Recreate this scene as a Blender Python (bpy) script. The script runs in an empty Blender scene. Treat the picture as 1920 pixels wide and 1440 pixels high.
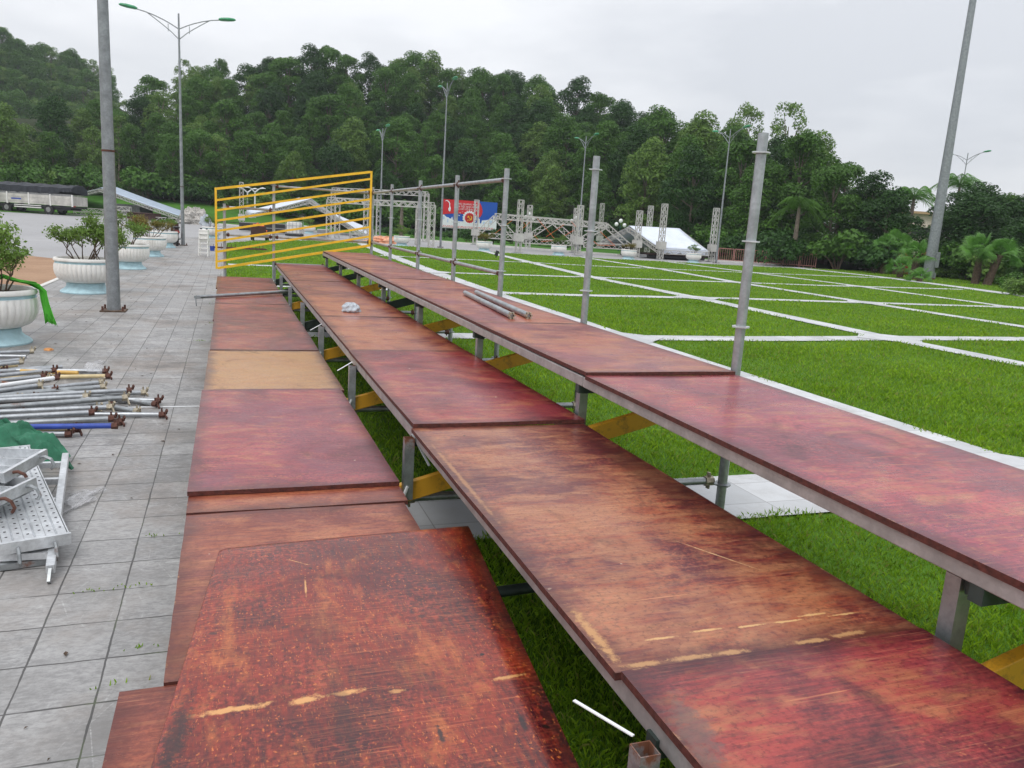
import bpy, bmesh, math, random
import numpy as np
from math import sin, cos, pi, radians, sqrt, atan2
from mathutils import Vector, Matrix

scene = bpy.context.scene
COL = scene.collection
R = math.radians
random.seed(7)
rng = np.random.default_rng(7)

# ------------------------------------------------------------------ camera
CAMZ = 1.8
FPX = 1493.2            # focal length in pixels of a 1920 px wide frame
PITCH, ROLL, YAW = R(11.2725), R(-3.5686), R(19.961)
cy_, sy_ = cos(YAW), sin(YAW)
FWD = Vector((sy_*cos(PITCH), cy_*cos(PITCH), -sin(PITCH)))
RGT = Vector((cy_, -sy_, 0)); DWN = FWD.cross(RGT)
R2 = cos(ROLL)*RGT + sin(ROLL)*DWN
D2 = -sin(ROLL)*RGT + cos(ROLL)*DWN
cam_d = bpy.data.cameras.new('camera'); cam = bpy.data.objects.new('camera', cam_d); COL.objects.link(cam)
m = Matrix.Identity(4)
for i in range(3):
    m[i][0] = R2[i]; m[i][1] = -D2[i]; m[i][2] = -FWD[i]
m[0][3] = 0; m[1][3] = 0; m[2][3] = CAMZ
cam.matrix_world = m
cam_d.sensor_width = 36; cam_d.lens = FPX/1920*36
cam_d.clip_start = 0.05; cam_d.clip_end = 3000
scene.camera = cam

def ray(px, py):
    return R2*((px-960)/FPX) + D2*((py-720)/FPX) + FWD
def G(px, py, z=0.0):
    """survey: the point of the photograph that lies on the level z"""
    d = ray(px, py); t = (z-CAMZ)/d.z
    return Vector((d.x*t, d.y*t, z))
def AT(px, py, dep):
    """survey: the point of the photograph at a known distance ahead"""
    d = ray(px, py); h = Vector((sy_, cy_, 0)); t = dep/d.dot(h)
    return Vector((d.x*t, d.y*t, CAMZ+d.z*t))
def HY(px):
    return 388.5 + (px-426.6)*0.06236

# ------------------------------------------------------------------ light
SUN_EL, SUN_ROT = R(58), R(215)
w = bpy.data.worlds.new("World"); scene.world = w; w.use_nodes = True
nt = w.node_tree; nt.nodes.clear()
o = nt.nodes.new('ShaderNodeOutputWorld'); bg = nt.nodes.new('ShaderNodeBackground')
sky = nt.nodes.new('ShaderNodeTexSky'); sky.sky_type = 'NISHITA'; sky.sun_disc = False
sky.sun_elevation = SUN_EL; sky.sun_rotation = SUN_ROT
tc = nt.nodes.new('ShaderNodeTexCoord'); mp = nt.nodes.new('ShaderNodeMapping'); mp.inputs['Scale'].default_value = (1, 1, 3.2)
n1 = nt.nodes.new('ShaderNodeTexNoise'); n1.inputs['Scale'].default_value = 2.3; n1.inputs['Detail'].default_value = 5; n1.inputs['Roughness'].default_value = 0.5
rp = nt.nodes.new('ShaderNodeValToRGB')
rp.color_ramp.elements[0].position = 0.38; rp.color_ramp.elements[0].color = (6.75, 6.95, 7.35, 1)
rp.color_ramp.elements[1].position = 0.62; rp.color_ramp.elements[1].color = (9.1, 9.2, 9.45, 1)
mx = nt.nodes.new('ShaderNodeMixRGB'); mx.inputs[0].default_value = 0.93
nt.links.new(tc.outputs['Generated'], mp.inputs['Vector']); nt.links.new(mp.outputs[0], n1.inputs['Vector'])
nt.links.new(n1.outputs['Fac'], rp.inputs[0]); nt.links.new(sky.outputs[0], mx.inputs[1]); nt.links.new(rp.outputs[0], mx.inputs[2])
sx_ = nt.nodes.new('ShaderNodeSeparateXYZ'); nt.links.new(tc.outputs['Generated'], sx_.inputs[0])
mr = nt.nodes.new('ShaderNodeMapRange'); mr.inputs['From Min'].default_value = 0.0; mr.inputs['From Max'].default_value = 1.0; mr.inputs['To Min'].default_value = 0.93; mr.inputs['To Max'].default_value = 1.62
nt.links.new(sx_.outputs[2], mr.inputs['Value'])
vm = nt.nodes.new('ShaderNodeVectorMath'); vm.operation = 'SCALE'; nt.links.new(mx.outputs[0], vm.inputs[0]); nt.links.new(mr.outputs[0], vm.inputs['Scale'])
nt.links.new(vm.outputs[0], bg.inputs['Color']); bg.inputs['Strength'].default_value = 0.1
nt.links.new(bg.outputs[0], o.inputs['Surface'])
sd = bpy.data.lights.new('sun', 'SUN'); sd.energy = 1.2; sd.angle = R(25); sd.color = (1, 0.97, 0.93)
so = bpy.data.objects.new('sun', sd); COL.objects.link(so)
so.rotation_euler = (R(90)-SUN_EL, 0, R(180)-SUN_ROT)
scene.view_settings.view_transform = 'Standard'; scene.view_settings.look = 'None'
scene.view_settings.exposure = 0.12; scene.view_settings.gamma = 1.0
scene.cycles.max_bounces = 6; scene.cycles.transparent_max_bounces = 12; scene.cycles.diffuse_bounces = 3
scene.cycles.use_denoising = True

# ------------------------------------------------------------------ helpers
def tag(o, label=None, cat=None, group=None, kind=None):
    if label: o['label'] = label
    if cat: o['category'] = cat
    if group: o['group'] = group
    if kind: o['kind'] = kind
    return o
def empty(name, loc=(0, 0, 0), rz=0.0):
    o = bpy.data.objects.new(name, None); COL.objects.link(o); o.location = loc; o.rotation_euler = (0, 0, rz)
    o.empty_display_size = 0.1
    return o
def copy_tree(o, parent=None):
    kids = list(o.children)
    c = o.copy(); COL.objects.link(c)
    if parent is not None: c.parent = parent
    for k in kids: copy_tree(k, c)
    return c

class MB:
    def __init__(s): s.v = []; s.f = []; s.m = []
    def quad(s, pts, mi=0):
        b = len(s.v); s.v += [tuple(p) for p in pts]; s.f.append(tuple(range(b, b+len(pts)))); s.m.append(mi); return s
    def box(s, c, d, rot=None, mi=0, taper=1.0):
        b = len(s.v); hx, hy, hz = d[0]/2, d[1]/2, d[2]/2; c = Vector(c)
        for z in (-1, 1):
            t = taper if z > 0 else 1
            for x, y in ((-1, -1), (1, -1), (1, 1), (-1, 1)):
                p = Vector((x*hx*t, y*hy*t, z*hz))
                if rot is not None: p = rot @ p
                s.v.append(tuple(c+p))
        for f in ((3, 2, 1, 0), (4, 5, 6, 7), (0, 1, 5, 4), (1, 2, 6, 5), (2, 3, 7, 6), (3, 0, 4, 7)):
            s.f.append(tuple(b+i for i in f)); s.m.append(mi)
        return s
    def bar(s, a, b_, wd, hg=None, mi=0, up=(0, 0, 1)):
        """rectangular bar from a to b"""
        a = Vector(a); b_ = Vector(b_); hg = hg or wd
        z = (b_-a); L = z.length
        if L < 1e-6: return s
        z /= L; u = Vector(up)
        if abs(z.dot(u)) > 0.98: u = Vector((0, 1, 0))
        x = u.cross(z).normalized(); y = z.cross(x)
        rot = Matrix((x, y, z)).transposed()
        return s.box((a+b_)/2, (wd, hg, L), rot, mi)
    def tube(s, pts, r, n=8, mi=0, cap=True):
        pts = [Vector(p) for p in pts]; rr = r if isinstance(r, (list, tuple)) else [r]*len(pts)
        b = len(s.v); prev = None
        for i, p in enumerate(pts):
            t = (pts[min(i+1, len(pts)-1)]-pts[max(i-1, 0)])
            if t.length < 1e-9: t = Vector((0, 0, 1))
            t.normalize()
            if prev is None:
                u = Vector((0, 0, 1)) if abs(t.z) < 0.9 else Vector((1, 0, 0))
                x = u.cross(t).normalized()
            else:
                x = (prev-t*prev.dot(t)).normalized()
            prev = x; y = t.cross(x)
            for k in range(n):
                a = 2*pi*k/n; s.v.append(tuple(p+(x*cos(a)+y*sin(a))*rr[i]))
        for i in range(len(pts)-1):
            for k in range(n):
                k2 = (k+1) % n
                s.f.append((b+i*n+k, b+i*n+k2, b+(i+1)*n+k2, b+(i+1)*n+k)); s.m.append(mi)
        if cap:
            s.f.append(tuple(b+k for k in range(n))[::-1]); s.m.append(mi)
            s.f.append(tuple(b+(len(pts)-1)*n+k for k in range(n))); s.m.append(mi)
        return s
    def lathe(s, prof, n=24, c=(0, 0, 0), mi=0, mod=None):
        b = len(s.v)
        for j, (r, z) in enumerate(prof):
            for k in range(n):
                a = 2*pi*k/n; q = r*(mod(a, j) if mod else 1)
                s.v.append((c[0]+q*cos(a), c[1]+q*sin(a), c[2]+z))
        for j in range(len(prof)-1):
            for k in range(n):
                k2 = (k+1) % n
                s.f.append((b+j*n+k, b+j*n+k2, b+(j+1)*n+k2, b+(j+1)*n+k)); s.m.append(mi)
        return s
    def build(s, name, mats, parent=None, smooth=False, bevel=0.0):
        me = bpy.data.meshes.new(name); me.from_pydata(s.v, [], s.f); me.update()
        mats = mats if isinstance(mats, (list, tuple)) else [mats]
        for q in mats:
            if q: me.materials.append(q)
        if len(mats) > 1: me.polygons.foreach_set('material_index', s.m)
        if smooth: me.polygons.foreach_set('use_smooth', [True]*len(me.polygons))
        o = bpy.data.objects.new(name, me); COL.objects.link(o)
        if parent is not None: o.parent = parent
        if bevel:
            md = o.modifiers.new('bevel', 'BEVEL'); md.width = bevel; md.segments = 2; md.limit_method = 'ANGLE'
        if smooth:
            try: me.set_sharp_from_angle(angle=R(40))
            except Exception: pass
        return o

def np_mesh(name, V, F, mat, parent=None, link=True):
    """F: array n x k"""
    me = bpy.data.meshes.new(name); k = F.shape[1]
    me.vertices.add(len(V)); me.vertices.foreach_set('co', np.asarray(V, np.float32).ravel())
    me.loops.add(F.size); me.loops.foreach_set('vertex_index', F.astype(np.int32).ravel())
    me.polygons.add(len(F)); me.polygons.foreach_set('loop_start', np.arange(0, F.size, k, dtype=np.int32))
    me.polygons.foreach_set('loop_total', np.full(len(F), k, np.int32))
    me.update(calc_edges=True); me.materials.append(mat)
    if not link: return me
    o = bpy.data.objects.new(name, me); COL.objects.link(o)
    if parent is not None: o.parent = parent
    return o

# ------------------------------------------------------------------ materials
class NT:
    def __init__(s, name):
        s.mat = bpy.data.materials.new(name); s.mat.use_nodes = True; s.t = s.mat.node_tree
        s.b = s.t.nodes['Principled BSDF']; s.out = s.t.nodes['Material Output']
        s.tc = s.t.nodes.new('ShaderNodeTexCoord'); s.obj = s.tc.outputs['Object']
    def n(s, typ, ins=None, **props):
        q = s.t.nodes.new(typ)
        for k, v in props.items(): setattr(q, k, v)
        for k, v in (ins or {}).items(): s.put(q.inputs[k], v)
        return q
    def put(s, sock, v):
        if isinstance(v, bpy.types.NodeSocket): s.t.links.new(v, sock)
        elif isinstance(v, bpy.types.Node): s.t.links.new(v.outputs[0], sock)
        elif isinstance(v, tuple) and len(v) == 3 and sock.type == 'RGBA': sock.default_value = (*v, 1)
        else: sock.default_value = v
    def noise(s, scale, detail=4, rough=0.55, vec=None, sc=(1, 1, 1), off=(0, 0, 0), dist=0.0):
        mp = s.n('ShaderNodeMapping', {'Vector': vec or s.obj, 'Scale': sc, 'Location': off})
        return s.n('ShaderNodeTexNoise', {'Vector': mp, 'Scale': scale, 'Detail': detail, 'Roughness': rough, 'Distortion': dist}).outputs['Fac']
    def ramp(s, f, a, b, ca=0.0, cb=1.0):
        return s.n('ShaderNodeMapRange', {'Value': f, 'From Min': a, 'From Max': b, 'To Min': ca, 'To Max': cb}).outputs[0]
    def mix(s, f, a, b, mode='MIX'):
        return s.n('ShaderNodeMixRGB', {0: f, 1: a, 2: b}, blend_type=mode).outputs[0]
    def math(s, op, a, b=0.0):
        return s.n('ShaderNodeMath', {0: a, 1: b}, operation=op).outputs[0]
    def bump(s, h, st=0.3, d=0.01):
        s.put(s.b.inputs['Normal'], s.n('ShaderNodeBump', {'Height': h, 'Strength': st, 'Distance': d}))
    def set(s, **k):
        for a, v in k.items(): s.put(s.b.inputs[a.replace('_', ' ')], v)
        return s

def simple(name, col, rough=0.6, metal=0.0, var=0.25, scale=6, bump=0.0, spec=0.5):
    q = NT(name)
    f = q.noise(scale, 5, 0.6)
    c = q.mix(q.ramp(f, 0.3, 0.7), tuple(x*(1-var) for x in col), tuple(min(1, x*(1+var)) for x in col))
    q.set(Base_Color=c, Metallic=metal, Roughness=q.ramp(q.noise(scale*2.3, 3), 0.3, 0.7, max(0, rough-0.08), min(1, rough+0.1)))
    q.b.inputs['Specular IOR Level'].default_value = spec
    if bump: q.bump(f, bump, 0.01)
    return q.mat

def galvanised(name, col=(0.42, 0.44, 0.46), rust=0.3, rough=0.42, metal=0.75):
    q = NT(name)
    a = q.noise(9, 5, 0.6); b = q.noise(45, 2); c = q.noise(3.2, 6, 0.7, off=(3, 7, 1))
    base = q.mix(q.ramp(a, 0.3, 0.7), tuple(x*0.72 for x in col), tuple(x*1.15 for x in col))
    base = q.mix(q.ramp(b, 0.45, 0.6, 0, 0.25), base, tuple(x*0.55 for x in col))
    rm = q.ramp(c, 0.70-rust*0.22, 0.76-rust*0.18)
    base = q.mix(rm, base, (0.16, 0.06, 0.03))
    q.set(Base_Color=base, Metallic=q.ramp(rm, 0, 1, metal, 0.0), Roughness=q.ramp(rm, 0, 1, rough, 0.85))
    q.bump(a, 0.15, 0.003)
    return q.mat

def board_mat(name, dark, red, tan, wear=0.5, tanbase=0.0, speck=0.5, grain='X', seed=0.0, rough=0.3, marks=(), stain=0.5, half=(0.5, 1.2), coat=0.28):
    q = NT(name); off = (seed*3.1, seed*1.7, seed)
    gs = (1.2, 9, 1) if grain == 'X' else (9, 1.2, 1)
    big = q.noise(1.6, 5, 0.6, off=off, dist=0.6); mid = q.noise(4.5, 6, 0.65, off=off, sc=(gs[0]**0.5, gs[1]**0.5, 1), dist=0.4)
    gr = q.noise(7, 6, 0.7, off=off, sc=gs)
    c = q.mix(q.ramp(q.math('ADD', big, q.math('MULTIPLY', gr, 0.8)), 0.80, 1.05), dark, red)
    # purplish film tone in broad areas
    c = q.mix(q.ramp(q.noise(1.1, 3, 0.5, off=(seed+9, 2, 0)), 0.42, 0.66, 0, 0.55), c, tuple(x*f for x, f in zip(red, (0.62, 0.8, 1.7))))
    # tan wood where the film has worn
    wm = q.ramp(q.math('ADD', mid, q.math('MULTIPLY', big, 0.7)), 1.05-wear*0.42, 1.27-wear*0.42, 0, 0.78)
    c = q.mix(wm, c, q.mix(q.ramp(gr, 0.35, 0.65), tan, tuple(x*0.62 for x in tan)))
    if tanbase > 0:
        c = q.mix(tanbase, c, q.mix(q.ramp(gr, 0.3, 0.7), tuple(x*0.75 for x in tan), tuple(min(1, x*1.2) for x in tan)))
    # fine pale specks and short flecks
    wrp = q.n('ShaderNodeTexNoise', {'Vector': q.obj, 'Scale': 30.0, 'Detail': 3.0}).outputs['Color']
    wv = q.n('ShaderNodeVectorMath', {0: q.obj, 1: q.n('ShaderNodeVectorMath', {0: wrp, 1: (.035, .035, 0)}, operation='MULTIPLY')}, operation='ADD').outputs[0]
    sp = q.n('ShaderNodeTexVoronoi', {'Vector': q.n('ShaderNodeMapping', {'Vector': wv, 'Scale': (1, 0.55, 1) if grain == 'Y' else (0.55, 1, 1)}), 'Scale': 85.0, 'Randomness': 1.0}).outputs['Distance']
    sp = q.math('ADD', sp, q.math('MULTIPLY', q.noise(22, 3, 0.6, off=(seed, 3, 9)), 0.35))
    spm = q.math('MULTIPLY', q.ramp(sp, 0.27, 0.42, 1, 0), q.ramp(q.noise(3.1, 5, 0.7, off=(seed, 4, 4)), 0.62-speck*0.25, 0.74-speck*0.2))
    c = q.mix(q.math('MULTIPLY', spm, 0.75), c, (tan[0]*1.15, tan[1]*1.1, tan[2]))
    mo = q.noise(55, 4, 0.7, off=off)
    c = q.mix(q.math('MULTIPLY', q.ramp(mo, 0.50, 0.60), q.ramp(q.noise(3.3, 4, 0.6, off=(seed, 6, 6)), 0.4, 0.62, 0, 0.45*speck+0.08)), c, tuple(min(1, x*1.6+.02) for x in red))
    c = q.mix(q.ramp(mo, 0.46, 0.38, 0, 0.45), c, tuple(x*0.8 for x in dark))
    fl = q.noise(26, 3, 0.6, off=off, sc=gs)
    c = q.mix(q.math('MULTIPLY', q.ramp(fl, 0.62, 0.70), q.ramp(big, 0.4, 0.6, 0.1, 0.6*speck+0.15)), c, tan)
    # dark dirt
    st = q.noise(2.4, 7, 0.72, off=(seed*2, 5, 1), dist=0.8)
    c = q.mix(q.ramp(st, 0.66-stain*0.16, 0.80-stain*0.12, 0, 0.72), c, (0.030, 0.009, 0.016))
    # darker, dirtier rim of the panel
    sx = q.n('ShaderNodeSeparateXYZ', {0: q.obj})
    ha, hb = [q.n('ShaderNodeAttribute', attribute_type='OBJECT', attribute_name=k).outputs['Fac'] for k in ('half_width', 'half_length')]
    ex = q.math('SUBTRACT', ha, q.math('ABSOLUTE', sx.outputs[0])); ey = q.math('SUBTRACT', hb, q.math('ABSOLUTE', sx.outputs[1]))
    ed = q.math('MINIMUM', ex, ey)
    ed = q.math('ADD', ed, q.math('MULTIPLY', q.math('SUBTRACT', q.noise(5, 6, 0.7, off=(seed, 1, 8)), 0.5), 0.22))
    c = q.mix(q.ramp(ed, 0.0, 0.09, 0.75, 0), c, tuple(x*0.45 for x in dark))
    chip = q.math('MULTIPLY', q.ramp(q.math('ADD', q.math('MINIMUM', ex, ey), q.math('MULTIPLY', q.noise(60, 4, 0.7, off=(seed, 2, 0)), 0.02)), 0.008, 0.016, 1, 0), q.ramp(q.noise(4, 5, 0.8, off=(seed, 0, 0)), 0.56, 0.62))
    c = q.mix(chip, c, (0.50, 0.26, 0.11))
    # directional scuffing from boots and stacked sheets
    for k, (ang, a0) in enumerate(((0.15, .5), (1.25, .35), (-0.7, .4))):
        mp = q.n('ShaderNodeMapping', {'Vector': q.obj, 'Rotation': (0, 0, ang+seed*.37), 'Scale': (1.6, 60, 1)})
        sn = q.n('ShaderNodeTexNoise', {'Vector': mp, 'Scale': 2.0, 'Detail': 5.0, 'Roughness': 0.75}).outputs['Fac']
        zone = q.ramp(q.noise(1.9, 5, 0.7, off=(seed+k*4, k, 2)), 0.46, 0.64)
        c = q.mix(q.math('MULTIPLY', q.math('MULTIPLY', q.ramp(sn, 0.54, 0.70), zone), a0), c, tuple(min(1, x*1.25+.05) for x in tan))
        c = q.mix(q.math('MULTIPLY', q.math('MULTIPLY', q.ramp(sn, 0.46, 0.32), zone), a0*1.2), c, tuple(x*.5 for x in dark))
    # small dark holes and splashes of cement
    vh = q.n('ShaderNodeTexVoronoi', {'Vector': q.n('ShaderNodeMapping', {'Vector': wv, 'Location': (seed, 0, 0)}), 'Scale': 3.4, 'Randomness': 1.0})
    c = q.mix(q.ramp(vh.outputs['Distance'], 0.022, 0.034, .95, 0), c, (.012, .008, .008))
    vs = q.n('ShaderNodeTexVoronoi', {'Vector': q.n('ShaderNodeMapping', {'Vector': wv, 'Location': (0, seed, 0)}), 'Scale': 6.0, 'Randomness': 1.0})
    c = q.mix(q.math('MULTIPLY', q.ramp(vs.outputs['Distance'], 0.03, 0.05, .85, 0), q.ramp(q.noise(1.3, 3, off=(seed, 7, 7)), .52, .56)), c, (.62, .50, .38))
    # thin scratches
    for k, (ang, sc_) in enumerate(((0.5, 1.0), (-1.0, 1.4))):
        mp = q.n('ShaderNodeMapping', {'Vector': q.obj, 'Rotation': (0, 0, ang+seed), 'Scale': (0.5, 22*sc_, 1)})
        sn = q.n('ShaderNodeTexNoise', {'Vector': mp, 'Scale': 4.0, 'Detail': 2.0}).outputs['Fac']
        sm = q.math('MULTIPLY', q.ramp(sn, 0.715, 0.735), q.ramp(q.noise(2.2, 2, off=(k*5+seed, 0, 3)), 0.5, 0.6, 0, 0.6))
        c = q.mix(sm, c, (tan[0]*1.2, tan[1]*1.2, tan[2]*1.2))
    dn = q.noise(24, 7, 0.8, off=(seed, 8, 2))
    for (mx_, my_, hx, hy, rot, colr, amt) in marks:
        mp = q.n('ShaderNodeMapping', {'Vector': q.obj, 'Location': (-mx_, -my_, 0)})
        mp2 = q.n('ShaderNodeMapping', {'Vector': mp, 'Rotation': (0, 0, rot)})
        mp3 = q.n('ShaderNodeMapping', {'Vector': mp2, 'Scale': (1/hx, 1/hy, 0)})
        ln = q.n('ShaderNodeVectorMath', {0: mp3}, operation='LENGTH').outputs['Value']
        ln = q.math('ADD', ln, q.math('MULTIPLY', q.math('SUBTRACT', dn, 0.5), 3.6))
        c = q.mix(q.ramp(ln, 0.5, 1.1, amt, 0), c, colr)
    q.set(Base_Color=c, Roughness=q.ramp(q.math('ADD', st, q.math('MULTIPLY', gr, 0.5)), 0.5, 1.05, rough-0.1, rough+0.22))
    q.b.inputs['Specular IOR Level'].default_value = 0.35
    q.b.inputs['Coat Weight'].default_value = coat; q.b.inputs['Coat Roughness'].default_value = 0.18
    h = q.math('ADD', q.math('MULTIPLY', gr, 0.6), q.math('MULTIPLY', st, 0.5))
    q.bump(h, 0.22, 0.004)
    return q.mat

def leaf_mat(name, c1, c2, trans=0.25, rough=0.55, hue=0.0):
    q = NT(name)
    info = q.n('ShaderNodeObjectInfo'); geo = q.n('ShaderNodeNewGeometry')
    f = q.noise(0.55, 3, 0.6, vec=geo.outputs['Position']); g = q.noise(7, 2, vec=geo.outputs['Position'])
    mixf = q.math('ADD', q.math('MULTIPLY', q.ramp(f, 0.3, 0.7), 0.5), q.math('MULTIPLY', info.outputs['Random'], 0.5))
    c = q.mix(mixf, c1, c2)
    c = q.mix(q.ramp(g, 0.35, 0.7, 0, 0.5), c, tuple(x*1.5 for x in c2))
    q.set(Base_Color=c, Roughness=rough)
    q.b.inputs['Specular IOR Level'].default_value = 0.25
    tr = q.n('ShaderNodeBsdfTranslucent', {'Color': q.mix(0.5, c, c2)})
    ms = q.n('ShaderNodeMixShader', {0: trans, 1: q.b.outputs[0], 2: tr})
    q.t.links.new(ms.outputs[0], q.out.inputs['Surface'])
    return q.mat

M = {}
M['steel'] = galvanised('galvanised_steel', (0.44, 0.46, 0.48), 0.25)
M['steel2'] = galvanised('galvanised_steel_worn', (0.36, 0.38, 0.39), 0.6)
M['steel_bright'] = galvanised('galvanised_deck', (0.66, 0.68, 0.70), 0.12, 0.38, 0.55)
M['beam'] = galvanised('beam_metal', (0.44, 0.42, 0.41), 0.12, 0.5, 0.45)
M['darksteel'] = simple('dark_green_steel', (0.035, 0.05, 0.045), 0.5, 0.2, 0.4, 8)
M['rust'] = simple('rusty_coupler', (0.11, 0.048, 0.035), 0.85, 0.1, 0.5, 30, 0.3)
M['brass'] = simple('zinc_coupler', (0.42, 0.37, 0.28), 0.5, 0.5, 0.35, 30, 0.2)
M['yellow'] = simple('yellow_paint', (0.88, 0.52, 0.025), 0.42, 0, 0.12, 7)
M['yellow_beam'] = (lambda q: (q.set(Base_Color=q.mix(q.ramp(q.noise(8, 6, 0.7), 0.55, 0.72, 0, 0.8), q.mix(q.ramp(q.noise(2.5, 3), 0.3, 0.7), (0.66, 0.32, 0.02), (0.80, 0.42, 0.03)), (0.06, 0.04, 0.03)), Roughness=0.5), q.mat)[1])(NT('worn_yellow_paint'))
M['pole'] = galvanised('lamp_pole', (0.30, 0.32, 0.335), 0.0, 0.5, 0.55)
M['green_lamp'] = simple('green_lamp_paint', (0.03, 0.26, 0.11), 0.4)
M['white_paint'] = simple('white_paint', (0.74, 0.75, 0.76), 0.5, 0, 0.08, 4)
M['truss'] = simple('truss_aluminium', (0.50, 0.49, 0.46), 0.5, 0.2, 0.12, 3)
M['orange'] = simple('orange_strap', (0.80, 0.17, 0.04), 0.6)
M['tarp_white'] = simple('white_canopy', (0.66, 0.71, 0.80), 0.5, 0, 0.07, 1.5)
M['tarp_blue'] = simple('blue_grey_canopy', (0.38, 0.45, 0.55), 0.4, 0, 0.1, 1.5)
M['black'] = simple('black_case', (0.018, 0.018, 0.02), 0.5)
M['black_cloth'] = simple('black_tarpaulin', (0.022, 0.025, 0.033), 0.65, 0, 0.4, 3, 0.4)
M['rubber'] = simple('rubber', (0.02, 0.02, 0.02), 0.8)
M['brown'] = simple('brown_cover', (0.06, 0.025, 0.02), 0.7)
M['trunk'] = simple('tree_bark', (0.16, 0.13, 0.10), 0.9, 0, 0.4, 5, 0.4)
M['twig'] = simple('twig_bark', (0.11, 0.075, 0.05), 0.9, 0, 0.3, 20)
M['palm_trunk'] = simple('palm_bark', (0.10, 0.065, 0.045), 0.95, 0, 0.5, 9, 0.8)
M['leaf_dark'] = leaf_mat('leaf_dark', (0.013, 0.038, 0.008), (0.034, 0.095, 0.014))
M['leaf_mid'] = leaf_mat('leaf_mid', (0.032, 0.078, 0.011), (0.074, 0.172, 0.021))
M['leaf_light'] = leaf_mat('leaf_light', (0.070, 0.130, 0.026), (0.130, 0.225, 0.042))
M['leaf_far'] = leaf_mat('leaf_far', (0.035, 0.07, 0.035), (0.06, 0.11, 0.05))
M['leaf_shrub'] = leaf_mat('leaf_shrub', (0.06, 0.13, 0.02), (0.16, 0.26, 0.05), 0.35)
M['leaf_shrub_red'] = leaf_mat('leaf_shrub_red', (0.08, 0.13, 0.02), (0.22, 0.16, 0.04), 0.35)
M['leaf_palm'] = leaf_mat('leaf_palm', (0.05, 0.14, 0.022), (0.12, 0.28, 0.045), 0.3, 0.4)
M['soil'] = simple('planter_soil', (0.07, 0.045, 0.03), 0.95, 0, 0.5, 18, 0.6)
M['blue_paint'] = simple('blue_paint', (0.03, 0.07, 0.36), 0.5)
M['cream'] = simple('cream_paint', (0.62, 0.50, 0.28), 0.5)
M['pipe_yellow'] = simple('ochre_paint', (0.62, 0.38, 0.10), 0.5)
M['green_cloth'] = simple('green_cloth', (0.025, 0.145, 0.080), 0.8, 0, 0.25, 12, 0.3)
M['green_net'] = leaf_mat('bright_green_net', (0.10, 0.52, 0.05), (0.14, 0.60, 0.07), 0.4)
M['stone_trim'] = simple('pale_stone', (0.62, 0.61, 0.58), 0.8, 0, 0.12, 8)
M['red_cloth'] = simple('red_cover', (0.30, 0.025, 0.02), 0.6)
M['wall_beige'] = simple('beige_render', (0.50, 0.45, 0.37), 0.85)
M['pink_rail'] = simple('faded_red_rail', (0.42, 0.20, 0.17), 0.7)
M['globe'] = simple('white_globe', (0.85, 0.86, 0.86), 0.3, 0, 0.03)
M['grey_case'] = simple('grey_case', (0.22, 0.22, 0.22), 0.6)
M['edge'] = simple('ply_edge', (0.085, 0.020, 0.014), 0.75, 0, 0.5, 40, 0.4)

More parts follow.
